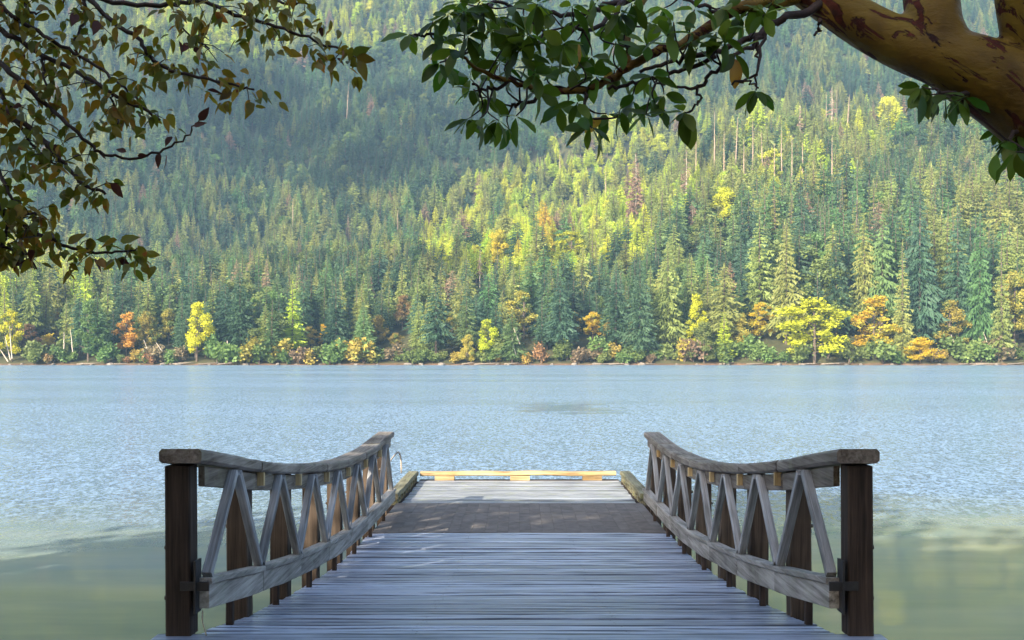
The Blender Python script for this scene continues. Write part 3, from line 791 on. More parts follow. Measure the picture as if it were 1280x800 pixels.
# the big firs of the shore, one by one: (px, top row, base row, width px, class, variant, label)
BIG = [(1150, 238, 436, 62, 'dark', 4, 'tallest broad fir of the right shore above the orange bush'), (1197, 254, 432, 52, 'dark', 0, 'tall dark fir behind the ochre green maple'),
       (1225, 262, 440, 46, 'mid', 4, 'tall green fir right of the ochre green maple'), (1252, 292, 452, 34, 'olive', 5, 'slim light green fir standing clear near the right end'),
       (1128, 300, 452, 34, 'olive', 5, 'narrow light green fir right of the amber maple'), (1103, 264, 420, 46, 'mid', 2, 'tall layered fir behind the amber maple'),
       (1080, 272, 418, 44, 'olive', 2, 'ragged olive fir behind the lemon and amber maples'), (1045, 290, 424, 46, 'dark', 4, 'dark fir rising behind the lemon maple'),
       (983, 276, 430, 52, 'olive', 4, 'broad olive fir between the small amber and lemon maples'), (905, 330, 440, 60, 'olive', 2, 'wide ragged olive fir behind the slender yellow tree'),
       (905, 386, 452, 30, 'lime', 5, 'small light green fir at the water beside the slender yellow tree'), (800, 320, 450, 50, 'dark', 4, 'large dark fir right of the small orange maple pair'),
       (835, 300, 440, 52, 'olive', 4, 'large olive fir left of the slender yellow tree'), (770, 330, 440, 48, 'dark', 0, 'dark fir just behind the dull orange sapling'),
       (700, 345, 448, 50, 'dark', 2, 'ragged dark fir left of the small orange maple pair'), (300, 336, 446, 52, 'dark', 4, 'big dark fir over the three pale trunks'),
       (282, 352, 440, 40, 'dark', 2, 'dark fir just right of the tall yellow maple'), (122, 366, 450, 40, 'mid', 0, 'rounded green fir left of the orange brown maple'),
       (100, 356, 446, 36, 'dark', 4, 'dark blue green fir right of the little orange maple'), (340, 372, 452, 36, 'mid', 5, 'mid green fir right of the big dark fir pair'),
       (366, 350, 446, 36, 'lime', 3, 'yellowish pointed fir right of the big dark firs'), (420, 345, 440, 44, 'dark', 0, 'dark fir left of the dusty orange maple'), (455, 380, 452, 40, 'mid', 4, 'green waterside fir left of the dusty orange maple'),
       (545, 350, 450, 46, 'dark', 2, 'dark fir in the middle right of the rust maple'), (640, 385, 454, 40, 'mid', 4, 'green fir at the water under the olive orange maple')]
for (px, t_, b_, w_, c_, k, lab) in BIG:
    x, y, z = find_ground(px, min(b_, 454)); H = (b_ - t_) * y / F; wd_ = w_ * y / F
    tree_things('conifer', lab, 'tree', x, y, z, [('trunk', con_trunk[k]), ('crown', crown_mesh(k, c_))], random.uniform(0, 6.28), (wd_ / (2 * [4.2, 3.6, 4.6, 3.3, 5.0, 3.0][k]) * 1.05,) * 2 + (H / 30,))
    blocked.append((px, y, w_ * .35, t_, b_))
# clear the forest just in front of landmark trees
keep = np.ones(N, bool)
for (bx_, by_, bw_, bt_, bb_) in blocked:
    topr = HY - (G + hgt - EYE) * F / P[:, 1]
    inside = (np.abs(PX - bx_) < bw_ + 4) & (P[:, 1] < by_ + 3) & (topr < bb_ - (bb_ - bt_) * (.6 if bb_ < 345 else .45 if bw_ < 11 else .25))
    keep &= ~inside
keep &= np.abs(PX - 640) < 760
P, G, PX, PY, hgt, cls, var = P[keep], G[keep], PX[keep], PY[keep], hgt[keep], cls[keep], var[keep]
# the conifers that show largest stand as individuals
inview = (PX > -15) & (PX < 1295)
score = np.where(inview & (cls < 6), hgt / P[:, 1], 0) * np.where(P[:, 1] < 440, 1.6, np.where(P[:, 1] < 480, 1.15, .85))
order = np.argsort(-score); indiv = np.zeros(len(P), bool); indiv[order[:268]] = True

zones = [(110, 'left of the rounded orange brown maple'), (200, 'around the rounded orange brown maple'), (300, 'around the tall yellow maple'),
         (440, 'left of the dusty orange maple'), (560, 'around the dusty orange and rust maples'), (690, 'around the olive orange maple'),
         (800, 'around the small orange maple pair'), (900, 'around the slender yellow tree'), (985, 'around the small amber maple'), (1060, 'behind the lemon yellow maple'),
         (1135, 'behind the amber orange maple'), (1215, 'behind the ochre green maple'), (2000, 'beside the brown gold maple')]
look = {0: 'dark green', 1: 'mid green', 2: 'olive green', 3: 'yellow green', 4: 'golden', 5: 'dead brown'}
for i in np.where(indiv)[0]:
    sc = hgt[i] / 30
    zn = next(t_ for lim, t_ in zones if PX[i] < lim)
    big = 'tall' if hgt[i] * F / P[i, 1] > 95 else 'shorter'
    k = int(var[i]); c_ = names[cls[i]]
    form = ('broad', 'slim', 'ragged', 'pointed', 'bushy', 'narrow')[k]
    wh = 'at the water edge' if P[i, 1] < 420 else 'up the bank' if P[i, 1] < 450 else 'on the slope'
    lab = f"{big} {form} {look[int(cls[i])]} conifer {wh} {zn}"
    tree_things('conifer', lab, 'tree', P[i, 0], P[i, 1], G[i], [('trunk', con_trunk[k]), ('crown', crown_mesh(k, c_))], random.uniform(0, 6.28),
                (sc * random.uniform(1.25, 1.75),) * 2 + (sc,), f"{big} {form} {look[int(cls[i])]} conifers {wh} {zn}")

# the rest of the forest: one object, geometry nodes
spc = bpy.data.collections.new('forest_species')
nvar = 6
for ci, cn in enumerate(names[:6]):
    for vi in range(nvar):
        (cv, cf), (tv, tf) = CON[vi]
        V_ = list(cv) + [np.array(q) for q in tv]; F_ = list(cf) + [tuple(a + len(cv) for a in f) for f in tf]
        me = mesh('forest_conifer', V_, F_, [FOL[cn], M['bark']], False, [0] * len(cf) + [1] * len(tf))
        spc.objects.link(bpy.data.objects.new('species_%02d' % (ci * nvar + vi), me))
for ci, cn in enumerate(('m_green', 'aspen')):
    for vi in range(3):
        (tv, tf), (lv, lf) = MAP[vi]
        V_ = [np.array(q) for q in lv] + [np.array(q) for q in tv]; F_ = [tuple(f) for f in lf] + [tuple(a + len(lv) for a in f) for f in tf]
        me = mesh('forest_broadleaf', V_, F_, [FOL[cn], M['bark']], False, [0] * len(lf) + [1] * len(tf))
        spc.objects.link(bpy.data.objects.new('species_%02d' % (36 + ci * 3 + vi), me))
rest = ~indiv
RP = np.column_stack([P[rest], G[rest]])
fm = bpy.data.meshes.new('forest'); fm.from_pydata(RP.tolist(), [], [])
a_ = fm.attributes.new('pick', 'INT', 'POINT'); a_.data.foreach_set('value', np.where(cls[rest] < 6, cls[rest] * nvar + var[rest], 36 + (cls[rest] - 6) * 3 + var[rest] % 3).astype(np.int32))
hs_ = hgt[rest] / 30; ws_ = np.where(cls[rest] >= 6, .62, 1.0) * hs_ * rng.uniform(1.45, 2.2, rest.sum())
a_ = fm.attributes.new('size', 'FLOAT_VECTOR', 'POINT'); a_.data.foreach_set('vector', np.column_stack([ws_, ws_, hs_ * np.where(cls[rest] >= 6, 1.15, 1.0)]).astype(np.float32).ravel())
a_ = fm.attributes.new('turn', 'FLOAT_VECTOR', 'POINT'); a_.data.foreach_set('vector', np.column_stack([rng.normal(0, .02, rest.sum()), rng.normal(0, .02, rest.sum()), rng.uniform(0, 6.28, rest.sum())]).astype(np.float32).ravel())
ng = bpy.data.node_groups.new('forest_nodes', 'GeometryNodeTree')
ng.interface.new_socket('Geometry', in_out='INPUT', socket_type='NodeSocketGeometry'); ng.interface.new_socket('Geometry', in_out='OUTPUT', socket_type='NodeSocketGeometry')
gi, go = ng.nodes.new('NodeGroupInput'), ng.nodes.new('NodeGroupOutput')
ci_ = ng.nodes.new('GeometryNodeCollectionInfo'); ci_.inputs['Collection'].default_value = spc
ci_.inputs['Separate Children'].default_value = True; ci_.inputs['Reset Children'].default_value = True
ip = ng.nodes.new('GeometryNodeInstanceOnPoints'); ip.inputs['Pick Instance'].default_value = True
def named(n, typ):
    x = ng.nodes.new('GeometryNodeInputNamedAttribute'); x.data_type = typ; x.inputs['Name'].default_value = n
    return next(o_ for o_ in x.outputs if o_.enabled and o_.name == 'Attribute')
e2r = ng.nodes.new('FunctionNodeEulerToRotation')
ng.links.new(named('turn', 'FLOAT_VECTOR'), e2r.inputs[0])
ng.links.new(gi.outputs[0], ip.inputs['Points']); ng.links.new(ci_.outputs[0], ip.inputs['Instance'])
ng.links.new(named('pick', 'INT'), ip.inputs['Instance Index']); ng.links.new(e2r.outputs[0], ip.inputs['Rotation'])
ng.links.new(named('size', 'FLOAT_VECTOR'), ip.inputs['Scale']); ng.links.new(ip.outputs[0], go.inputs[0])
fo = ob('forest', fm); fo.modifiers.new('forest_nodes', 'NODES').node_group = ng
tag(fo, 'dense conifer forest covering the mountainside across the lake', 'forest', None, 'stuff')
print('forest', rest.sum(), 'individual', indiv.sum())

# shore line: shrubs, leaning trunks, boulders, driftwood
shrub_m = {}
zone_short = lambda px: next(t_ for lim, t_ in zones if px < lim)
for i in range(116):
    px = 2 + i * 11.1 + random.uniform(-5, 5)
    if any(abs(px - q[0]) < 14 for q in LAND if q[2] > 450): continue
    x = (px - VX) / F * 402; y = float(shore_y(x)) + random.uniform(.8, 6); x = (px - VX) / F * y
    c_ = random.choice(['m_green', 'm_green', 'm_green', 'm_green', 'm_brown', 'm_ochre', 'm_rust' if px < 200 else 'm_green']); k = i % 4
    if (k, c_) not in shrub_m:
        shrub_m[(k, c_)] = [('stem', mesh('stem', BSH[k][0][0], BSH[k][0][1], [M['bark']])), ('foliage', mesh('foliage', BSH[k][1][0], BSH[k][1][1], [FOL[c_]]))]
    s_ = random.uniform(.8, 1.7) if random.random() < .6 else random.uniform(1.6, 2.7)
    cw = {'m_green': 'green', 'm_brown': 'brown', 'm_ochre': 'ochre', 'm_rust': 'rust red'}[c_]
    tree_things('shrub', f"{'low' if s_ < 1.7 else 'high'} {cw} waterside shrub on the far bank {zone_short(px)}", 'shrub', x, y, float(ground(x, y)), shrub_m[(k, c_)], random.uniform(0, 6), (s_ * .95, s_ * .95, s_), f"{'low' if s_ < 1.7 else 'high'} {cw} waterside shrubs {zone_short(px)}")

def pole(px0, py0, px1, py1, Y, r0, name, label, cat, group=None):
    p0, p1 = at(px0, py0, Y), at(px1, py1, Y); V, Fc = [], []
    n = 5; q = [p0.lerp(p1, k / (n - 1)) - p0 + Vector((random.uniform(-.1, .1), 0, random.uniform(-.05, .05))) for k in range(n)]
    tube(V, Fc, q, [r0 * (1 - .6 * k / (n - 1)) for k in range(n)], 6)
    return tag(ob(name, mesh(name, V, Fc, [M['palebark']]), None, p0), label, cat, group)
for a_ in [(1239, 442, 1229, 415), (1252, 448, 1240, 420), (1261, 452, 1248, 418), (1266, 448, 1262, 418), (1228, 448, 1216, 424), (1198, 442, 1189, 418)]:
    pole(*a_, 401.5, .24, 'leaning_trunk', 'pale trunk leaning over the water below the ochre green maple', 'tree trunk', 'leaning pale trunks at the right shore')
for a_ in [(13, 450, 6, 420), (10, 452, -4, 430), (15, 448, 12, 408)]:
    pole(*a_, 401.5, .24, 'leaning_trunk', 'white slanting trunk at the left end of the far shore', 'tree trunk', 'white trunks at the left shore')
for a_ in [(276, 447, 274, 432), (281, 447, 280, 436), (285, 446, 284, 426)]:
    pole(*a_, 401.0, .42, 'bare_trunk', 'short sunlit trunk rising from the bank beside the tall yellow maple', 'tree trunk', 'three pale trunks at the water')
for a_ in [(187, 446, 180, 425), (203, 440, 195, 428), (91, 440, 88, 412), (80, 436, 80, 415), (645, 445, 640, 422), (650, 430, 642, 410)]:
    pole(*a_, 401.5, .2, 'leaning_trunk', 'thin pale stem slanting out of the waterside thicket', 'tree trunk', 'thin pale stems in the thicket')
def rock_mesh(seed):
    r = np.random.default_rng(seed); bm_v, bm_f = [], []
    n, mrow = 8, 5
    for j in range(mrow):
        th = math.pi * (j + .5) / mrow
        for k in range(n):
            a = 6.283 * k / n; q = r.uniform(.75, 1.15)
            bm_v.append((q * math.sin(th) * math.cos(a), q * math.sin(th) * math.sin(a) * .8, q * .6 * math.cos(th)))
    for j in range(mrow - 1):
        for k in range(n): bm_f.append((j * n + k, (j + 1) * n + k, (j + 1) * n + (k + 1) % n, j * n + (k + 1) % n))
    bm_f += [tuple(range(n)), tuple((mrow - 1) * n + k for k in range(n - 1, -1, -1))]
    return mesh('boulder', bm_v, bm_f, [M['rock']])
rm = [rock_mesh(i) for i in range(4)]
for i in range(46):
    px = 10 + i * 27.5 + random.uniform(-11, 11); x = (px - VX) / F * 400; y = float(shore_y(x)) + random.uniform(-.6, 1.2)
    o = ob('boulder', rm[i % 4], None, ((px - VX) / F * y, y, .25), (0, 0, random.uniform(0, 6))); s_ = random.uniform(.5, 1.4); o.scale = (s_ * 1.4, s_, s_ * .9)
    tag(o, f"grey brown boulder at the waterline {zone_short(px)}", 'boulder', f"boulders at the waterline {zone_short(px)}")
for i, (px, ln) in enumerate([(228, 9), (262, 8), (285, 7), (585, 5), (610, 9), (640, 6), (760, 10), (775, 8), (810, 6), (912, 4), (945, 7), (1010, 8), (1040, 9), (1215, 12), (1232, 10), (1268, 8), (150, 7), (110, 9)]):
    x = (px - VX) / F * 399; y = float(shore_y(x)) - .2
    p0 = Vector((x - ln / 2, y - .3, .35)); p1 = Vector((x + ln / 2, y + random.uniform(-.2, .6), .5 + random.uniform(0, .7)))
    c_ = (p0 + p1) / 2
    V_, F_ = [], []; tube(V_, F_, [p0 - c_, (p0 - p1) * .15, (p1 - p0) * .2, p1 - c_], [.28, .25, .2, .1], 7)
    tag(ob('driftwood_log', mesh('driftwood_log', V_, F_, [M['drift']], True), None, c_), f"bleached driftwood log on the far waterline {zone_short(px)}", 'log', f"driftwood logs {zone_short(px)}")

# ================================================================== NEAR TREES
def leaf_mesh(name, L, W, mat, tip=0.5, fold=0.25, curl=0.15, seed=0, rows=5):
    r = np.random.default_rng(seed); V, Fc = [(0, 0, 0)], []
    for i in range(1, rows + 1):
        f = i / (rows + 1)
        wv = W / 2 * (math.sin(math.pi * f ** (1.0 if tip > .4 else .72)) ** (.75 if tip > .4 else .95))
        z = -curl * L * f * f + r.normal(0, .01 * L); x = L * f
        V += [(x, wv + r.normal(0, .02 * W), z + wv * fold), (x, 0, z), (x, -wv + r.normal(0, .02 * W), z + wv * fold)]
    V.append((L, 0, -curl * L))
    Fc += [(0, 2, 1), (0, 3, 2)]
    for i in range(rows - 1):
        a = 1 + i * 3; Fc += [(a, a + 1, a + 4, a + 3), (a + 1, a + 2, a + 5, a + 4)]
    a = 1 + (rows - 1) * 3; e = len(V) - 1; Fc += [(a, a + 1, e), (a + 1, a + 2, e)]
    return mesh(name, V, Fc, [mat], True)

def frame(d, roll, p):
    x = Vector(d).normalized(); y = Vector((0, 0, 1)).cross(x)
    if y.length < .1: y = Vector((0, 1, 0)).cross(x)
    y.normalize(); z = x.cross(y)
    M_ = Matrix((x, y, z)).transposed() @ Matrix.Rotation(roll, 3, 'X')
    M_ = M_.to_4x4(); M_.translation = p; return M_

def px_branch(spec, n=5):
    """spec: list of (px, py, Y, radius px) -> smooth points and radii"""
    c = catmull([(*at(a, b_, Y), r_ * Y / F) for (a, b_, Y, r_) in spec], n)
    return [Vector(q[:3]) for q in c], [max(.002, q[3]) for q in c]

def add_leaves(tree, leaves, meshes, stuffname, org, limit=299):
    """leaves: list of (matrix, mesh index, size); the largest as parts, the rest as one part"""
    leaves.sort(key=lambda q: -q[2])
    for (m_, k, s_) in leaves[:limit]:
        ob('leaf', meshes[k], tree, mat=Matrix.Translation(-org) @ m_ @ Matrix.Scale(s_, 4))
    V_, F_, MI = [], [], []; mats = []
    for (m_, k, s_) in leaves[limit:]:
        mm = Matrix.Translation(-org) @ m_ @ Matrix.Scale(s_, 4); b0 = len(V_); mt = meshes[k].materials[0]
        if mt not in mats: mats.append(mt)
        for v in meshes[k].vertices: V_.append(mm @ v.co)
        for p_ in meshes[k].polygons: F_.append(tuple(b0 + q for q in p_.vertices)); MI.append(mats.index(mt))
    if V_:
        o = ob(stuffname, mesh(stuffname, V_, F_, mats, True, MI), tree); o['kind'] = 'stuff'

# ---------------- madrone on the right
t = NT('madrone_bark')
p_ = t.coord('Object', (1, 1, 1))
big = t.noise(p_, 2.2, 4, 0.6, 0.4)
base = t.ramp(big, [(0.30, (0.040, 0.021, 0.003)), (0.5, (0.115, 0.068, 0.008)), (0.70, (0.170, 0.118, 0.014))])
dots = []
for ax_ in ((-.82 * 2.6, 0, .57 * 2.6), (.57 * 9, 0, .82 * 9), (0, 9, 0)):      # along the limb, across it
    dn = t.n('ShaderNodeVectorMath', operation='DOT_PRODUCT'); t.l(p_, dn.inputs[0]); dn.inputs[1].default_value = ax_; dots.append(dn.outputs['Value'])
cx_ = t.n('ShaderNodeCombineXYZ')
for i, d_ in enumerate(dots): t.l(d_, cx_.inputs[i])
st = t.noise(cx_.outputs[0], 1.5, 5, 0.62, 0.7)
peel = t.maprange(st, 0.545, 0.562)
c = t.mix(peel, base, t.ramp(t.noise(p_, 14, 4), [(0.3, (0.012, 0.004, 0.003)), (0.7, (0.085, 0.016, 0.007))]))
rim = t.math('MULTIPLY', t.maprange(st, 0.55, 0.58), t.maprange(st, 0.60, 0.575))
c = t.mix(t.math('MULTIPLY', rim, .7), c, (0.03, 0.012, 0.006))
fl = t.maprange(t.noise(p_, 26, 3, .7), 0.62, 0.7); c = t.mix(t.math('MULTIPLY', fl, .5), c, (0.09, 0.04, 0.015))
b = t.bsdf(c, t.maprange(st, .4, .65, .5, .8), 0.18)
hh = t.math('ADD', t.math('MULTIPLY', peel, -.6), t.math('MULTIPLY', t.noise(t.vmath('MULTIPLY', p_, (6, 8, 16)), 1.6, 6, .7), .7))
t.l(t.bump(hh, 1.0, .014), b.inputs['Normal']); M['madrone'] = t.done(b.outputs[0])
M['twig'] = plain('twig_bark', (0.026, 0.015, 0.012), 0.7, 0.3, 0.4, 30, 0.4)
MG = [foliage('madrone_leaf_green', (0.044, 0.080, 0.012), .3, .03, .45, .42, .25, 9, (1.6, 1.7, .7)), foliage('madrone_leaf_light', (0.085, 0.135, 0.020), .28, .03, .48, .45, .25, 9, (1.6, 1.6, .7)),
      foliage('madrone_leaf_yellow', (0.42, 0.27, 0.03), .2, .03, .5, .4, .4, 9, None, ((0.30, 0.07, 0.02), 22, .58))]
ML = [leaf_mesh('leaf', .105, .046, MG[0], .5, .22, .18, 1), leaf_mesh('leaf', .098, .042, MG[0], .5, .35, .05, 2), leaf_mesh('leaf', .11, .05, MG[0], .5, .12, .3, 3),
      leaf_mesh('leaf', .1, .046, MG[1], .5, .22, .12, 4), leaf_mesh('leaf', .105, .048, MG[1], .5, .15, .22, 5), leaf_mesh('leaf', .105, .048, MG[2], .5, .3, .2, 6)]
YM = 4.7
mad = empty('madrone_tree', at(1545, 905, YM), 'leaning madrone with peeling olive and red bark arching over the ramp', 'tree')
mo = Vector(mad.location); W2 = lambda v: Vector(v) - mo
V_, F_ = [], []
def limb(spec, sides=16, n=7):
    q, r_ = px_branch(spec, n); tube(V_, F_, [W2(v) for v in q], r_, sides)
limb([(1552, 960, 4.6, 92), (1545, 800, 4.6, 84), (1520, 560, 4.6, 78), (1450, 300, 4.6, 72), (1360, 185, 4.65, 64), (1275, 122, 4.7, 53), (1225, 93, 4.7, 47), (1180, 72, 4.7, 38), (1130, 56, 4.75, 32), (1080, 31, 4.8, 29), (1020, -8, 4.85, 26), (960, -48, 4.9, 23), (880, -110, 5.0, 19), (800, -160, 5.1, 13)])
limb([(1185, 70, 4.7, 34), (1168, 32, 4.72, 34), (1164, 0, 4.75, 34), (1152, -60, 4.8, 29), (1120, -150, 4.9, 22), (1090, -230, 5, 15)])
limb([(1330, 130, 4.65, 40), (1295, 60, 4.65, 36), (1279, 0, 4.6, 33), (1268, -70, 4.55, 29), (1270, -180, 4.4, 22), (1240, -280, 4.3, 14)])
limb([(1240, 100, 4.7, 30), (1226, 122, 4.68, 22), (1219, 134, 4.66, 9)], 12, 4)
limb([(1300, 130, 4.7, 44), (1275, 140, 4.68, 30), (1262, 152, 4.66, 10)], 12, 4)
tr = ob('trunk', mesh('trunk', V_, F_, [M['madrone']], True), mad)
rmod = tr.modifiers.new('fuse', 'REMESH'); rmod.mode = 'VOXEL'; rmod.voxel_size = 0.011; rmod.use_smooth_shade = True
sm = tr.modifiers.new('soften', 'SMOOTH'); sm.factor = .5; sm.iterations = 10

BR = [
 [(1010, -6, 4.85, 9), (965, 3, 4.8, 8), (905, 20, 4.75, 7.5), (860, 50, 4.7, 6.5), (825, 62, 4.7, 6), (795, 78, 4.65, 5.5), (765, 97, 4.65, 5), (735, 112, 4.6, 4.5), (690, 116, 4.6, 4), (640, 100, 4.6, 3.5), (605, 88, 4.55, 2.6), (575, 70, 4.5, 2)],
 [(1035, 2, 4.8, 6), (985, 22, 4.7, 5), (958, 37, 4.65, 4.5), (930, 52, 4.6, 4), (895, 64, 4.6, 3.6), (860, 70, 4.6, 3.2), (835, 78, 4.6, 2.6), (800, 90, 4.6, 2.2)],
 [(958, 37, 4.65, 3.5), (925, 68, 4.6, 2.8), (890, 94, 4.55, 2.6), (872, 110, 4.55, 2.4), (850, 108, 4.5, 1.6), (820, 104, 4.5, 1.4)],
 [(895, 70, 4.6, 3.2), (862, 85, 4.65, 2.8), (830, 95, 4.7, 2.5), (790, 104, 4.7, 2.4), (760, 112, 4.7, 2)],
 [(820, -30, 5.0, 6), (800, 4, 4.9, 5), (788, 30, 4.8, 4.5), (785, 55, 4.7, 4.2), (787, 80, 4.65, 4)],
 [(840, -20, 5, 5), (780, 2, 4.95, 4), (740, 12, 4.9, 3.4), (700, 18, 4.85, 3), (655, 10, 4.8, 2.4), (620, 2, 4.7, 2)],
 [(735, 112, 4.6, 3.4), (700, 110, 4.7, 3), (672, 124, 4.75, 2.6), (650, 130, 4.8, 2.2), (640, 133, 4.8, 2)],
 [(640, 100, 4.6, 2.8), (625, 110, 4.6, 2.2), (607, 112, 4.6, 2), (590, 105, 4.6, 1.6)],
 [(620, 2, 4.7, 3), (600, 15, 4.6, 2.6), (590, 28, 4.6, 2.4), (565, 30, 4.6, 2), (535, 45, 4.55, 1.8), (518, 43, 4.5, 1.5)],
 [(732, 112, 4.6, 2.6), (732, 130, 4.55, 2), (737, 152, 4.5, 1.8)],
 [(872, 110, 4.55, 2), (873, 125, 4.5, 1.6), (862, 140, 4.5, 1.5)],
 [(780, 2, 4.95, 3.6), (755, 30, 4.8, 3), (725, 38, 4.7, 2.4), (700, 46, 4.65, 2), (680, 40, 4.6, 1.5)],
 [(1236, 118, 4.7, 5), (1212, 117, 4.62, 3), (1190, 117, 4.58, 2.4), (1170, 111, 4.55, 2)],
 [(1290, 150, 4.66, 5), (1270, 163, 4.6, 3), (1262, 175, 4.55, 2.2)],
 [(905, 20, 4.75, 3), (880, 8, 4.75, 2.4), (850, -4, 4.8, 2)],
 [(945, 48, 4.62, 2), (948, 75, 4.6, 1.6), (943, 95, 4.6, 1.4)], [(958, 37, 4.65, 2.4), (945, 90, 4.55, 1.8), (915, 106, 4.5, 1.3)], [(918, 102, 4.52, 1.4), (938, 105, 4.5, 1.2), (948, 110, 4.5, 1.2)],
 [(1025, 28, 4.8, 3), (1022, 36, 4.78, 2), (1018, 44, 4.76, 1.6)],
]
mpts = []
for bi, spec in enumerate(BR):
    q, r_ = px_branch(spec, 5); v0, f0 = [], []
    jit = [Vector((random.gauss(0, .006), random.gauss(0, .012), random.gauss(0, .006))) if 0 < i < len(q) - 1 else Vector() for i in range(len(q))]
    q = [a_ + b_ for a_, b_ in zip(q, jit)]
    tube(v0, f0, [W2(v) for v in q], r_, 7); ob('branch', mesh('branch', v0, f0, [M['madrone'] if bi in (0, 4) else M['twig']], True), mad)
    mpts += q[2:]
ROS = [(512, 43, 4), (541, 27, 5), (560, 18, 6), (580, 14, 6), (548, 52, 4), (550, 78, 4), (558, 83, 4), (585, 45, 6), (598, 18, 6), (570, 62, 4), (600, 70, 6), (588, 98, 4), (592, 112, 4), (607, 122, 5), (586, 148, 6), (600, 148, 4), (622, 150, 5), (636, 160, 3),
       (632, 55, 4), (612, 38, 6), (622, 20, 6), (640, 8, 6), (625, 78, 6), (640, 85, 5), (655, 20, 6), (660, 42, 6), (652, 60, 5), (668, 92, 5), (645, 145, 3), (690, 18, 5), (692, 42, 6), (705, 55, 6), (722, 50, 5), (690, 82, 6), (715, 85, 6), (672, 112, 4), (700, 132, 4), (722, 128, 5), (738, 158, 7), (758, 142, 5), (775, 138, 5), (745, 96, 6), (768, 88, 6), (735, 30, 4), (715, 8, 6), (745, 4, 5),
       (775, 15, 5), (776, 30, 5), (770, 52, 5), (812, 28, 5), (835, 42, 4), (808, 55, 5), (815, 95, 5), (800, 102, 5), (830, 118, 5), (818, 128, 4), (808, 142, 3), (855, 140, 7), (842, 28, 4), (862, 52, 4), (872, 60, 5), (868, 12, 4), (895, 40, 4), (905, 50, 4), (873, 74, 3), (905, 8, 5), (925, 22, 5), (942, 8, 6), (955, 18, 4), (945, 113, 7), (918, 66, 3), (790, 4, 5), (830, 10, 5), (672, 5, 6), (600, 2, 6), (575, 2, 5),
       (1152, 108, 6), (1163, 118, 6), (1178, 118, 4), (1192, 124, 4), (1205, 122, 4), (1252, 160, 5), (1262, 175, 7), (1274, 168, 6), (1270, 190, 4), (965, 4, 5), (660, 75, 5), (740, 70, 5), (790, 125, 4), (610, 95, 5)]
leaves = []
for ri, (px, py, n) in enumerate(ROS):
    Yd = 4.62 + random.uniform(-.28, .22); tip = at(px, py, Yd)
    near = min(mpts, key=lambda v: (v - tip).length); ln = (near - tip).length
    mid = near.lerp(tip, .5) + Vector((random.gauss(0, .15), random.gauss(0, .1), -.10)) * ln
    q = catmull([near, mid, tip], 4); v0, f0 = [], []
    tube(v0, f0, [W2(v) for v in q], [.0052 - .0026 * i / (len(q) - 1) for i in range(len(q))], 5)
    ob('twig', mesh('twig', v0, f0, [M['twig']], True), mad)
    ax = ((tip - near).normalized() * .6 + Vector((0, random.uniform(-.3, .1), -.55))).normalized()
    a0 = random.uniform(0, 6.28); nn = n + random.choice((0, 0, 1))
    e1 = ax.orthogonal().normalized(); e2 = ax.cross(e1)
    for k in range(nn):
        a = a0 + 6.283 * k / nn + random.uniform(-.35, .35); op = random.uniform(.7, 1.45)
        d = ax * math.cos(op) + (e1 * math.cos(a) + e2 * math.sin(a)) * math.sin(op) + Vector((0, 0, -.22))
        mi = 5 if random.random() < .012 else random.choice((0, 0, 1, 2, 3, 4))
        leaves.append((frame(d, random.gauss(0, .6), tip + d.normalized() * .008), mi, random.uniform(.85, 1.3)))
for (px, py, d, mi, s_) in [(917, 72, (.12, 0, -1), 5, 1.15), (752, 147, (-.6, 0, -.5), 5, .9), (722, 52, (.1, .1, -1), 5, 1.0), (862, 150, (.12, 0, -1), 4, 1.1), (748, 165, (.05, 0, -1), 3, 1.15), (1152, 118, (.05, 0, -1), 0, 1.15), (1166, 122, (.1, 0, -1), 0, 1.0), (1246, 192, (-.15, 0, -1), 3, 1.1), (1262, 190, (.15, 0, -1), 0, 1.1), (1276, 188, (.1, 0, -1), 1, 1.1), (1198, 128, (.4, 0, -.8), 3, 1.0)]:
    leaves.append((frame(Vector(d), 1.4 + random.uniform(-.3, .3), at(px, py, 4.5)), mi, s_ * 1.08))
add_leaves(mad, leaves, ML, 'small_leaves', mo)
print('madrone leaves', len(leaves))

# ---------------- broadleaf tree on the left
DG = [foliage('autumn_leaf_olive', (0.135, 0.112, 0.018), .32, .03, .48, .45, .35, 14, (1.7, 1.5, .6), ((0.17, 0.055, 0.018), 26, .60)), foliage('autumn_leaf_green', (0.095, 0.10, 0.018), .3, .03, .48, .45, .35, 14, (1.6, 1.6, .6)),
      foliage('autumn_leaf_brown', (0.22, 0.12, 0.022), .25, .03, .48, .5, .3, 14, (1.6, 1.3, .6)), foliage('autumn_leaf_amber', (0.28, 0.16, 0.025), .25, .03, .5, .5, .3, 14, None, ((0.12, 0.03, 0.012), 26, .57)),
      foliage('autumn_leaf_maroon', (0.06, 0.017, 0.014), .2, .02, .4, .5, .3, 14)]
DL = []
for i in range(5):
    DL += [leaf_mesh('leaf', .072, .036, DG[i], .3, .22, .2, 20 + i), leaf_mesh('leaf', .066, .032, DG[i], .3, .4, .05, 30 + i)]
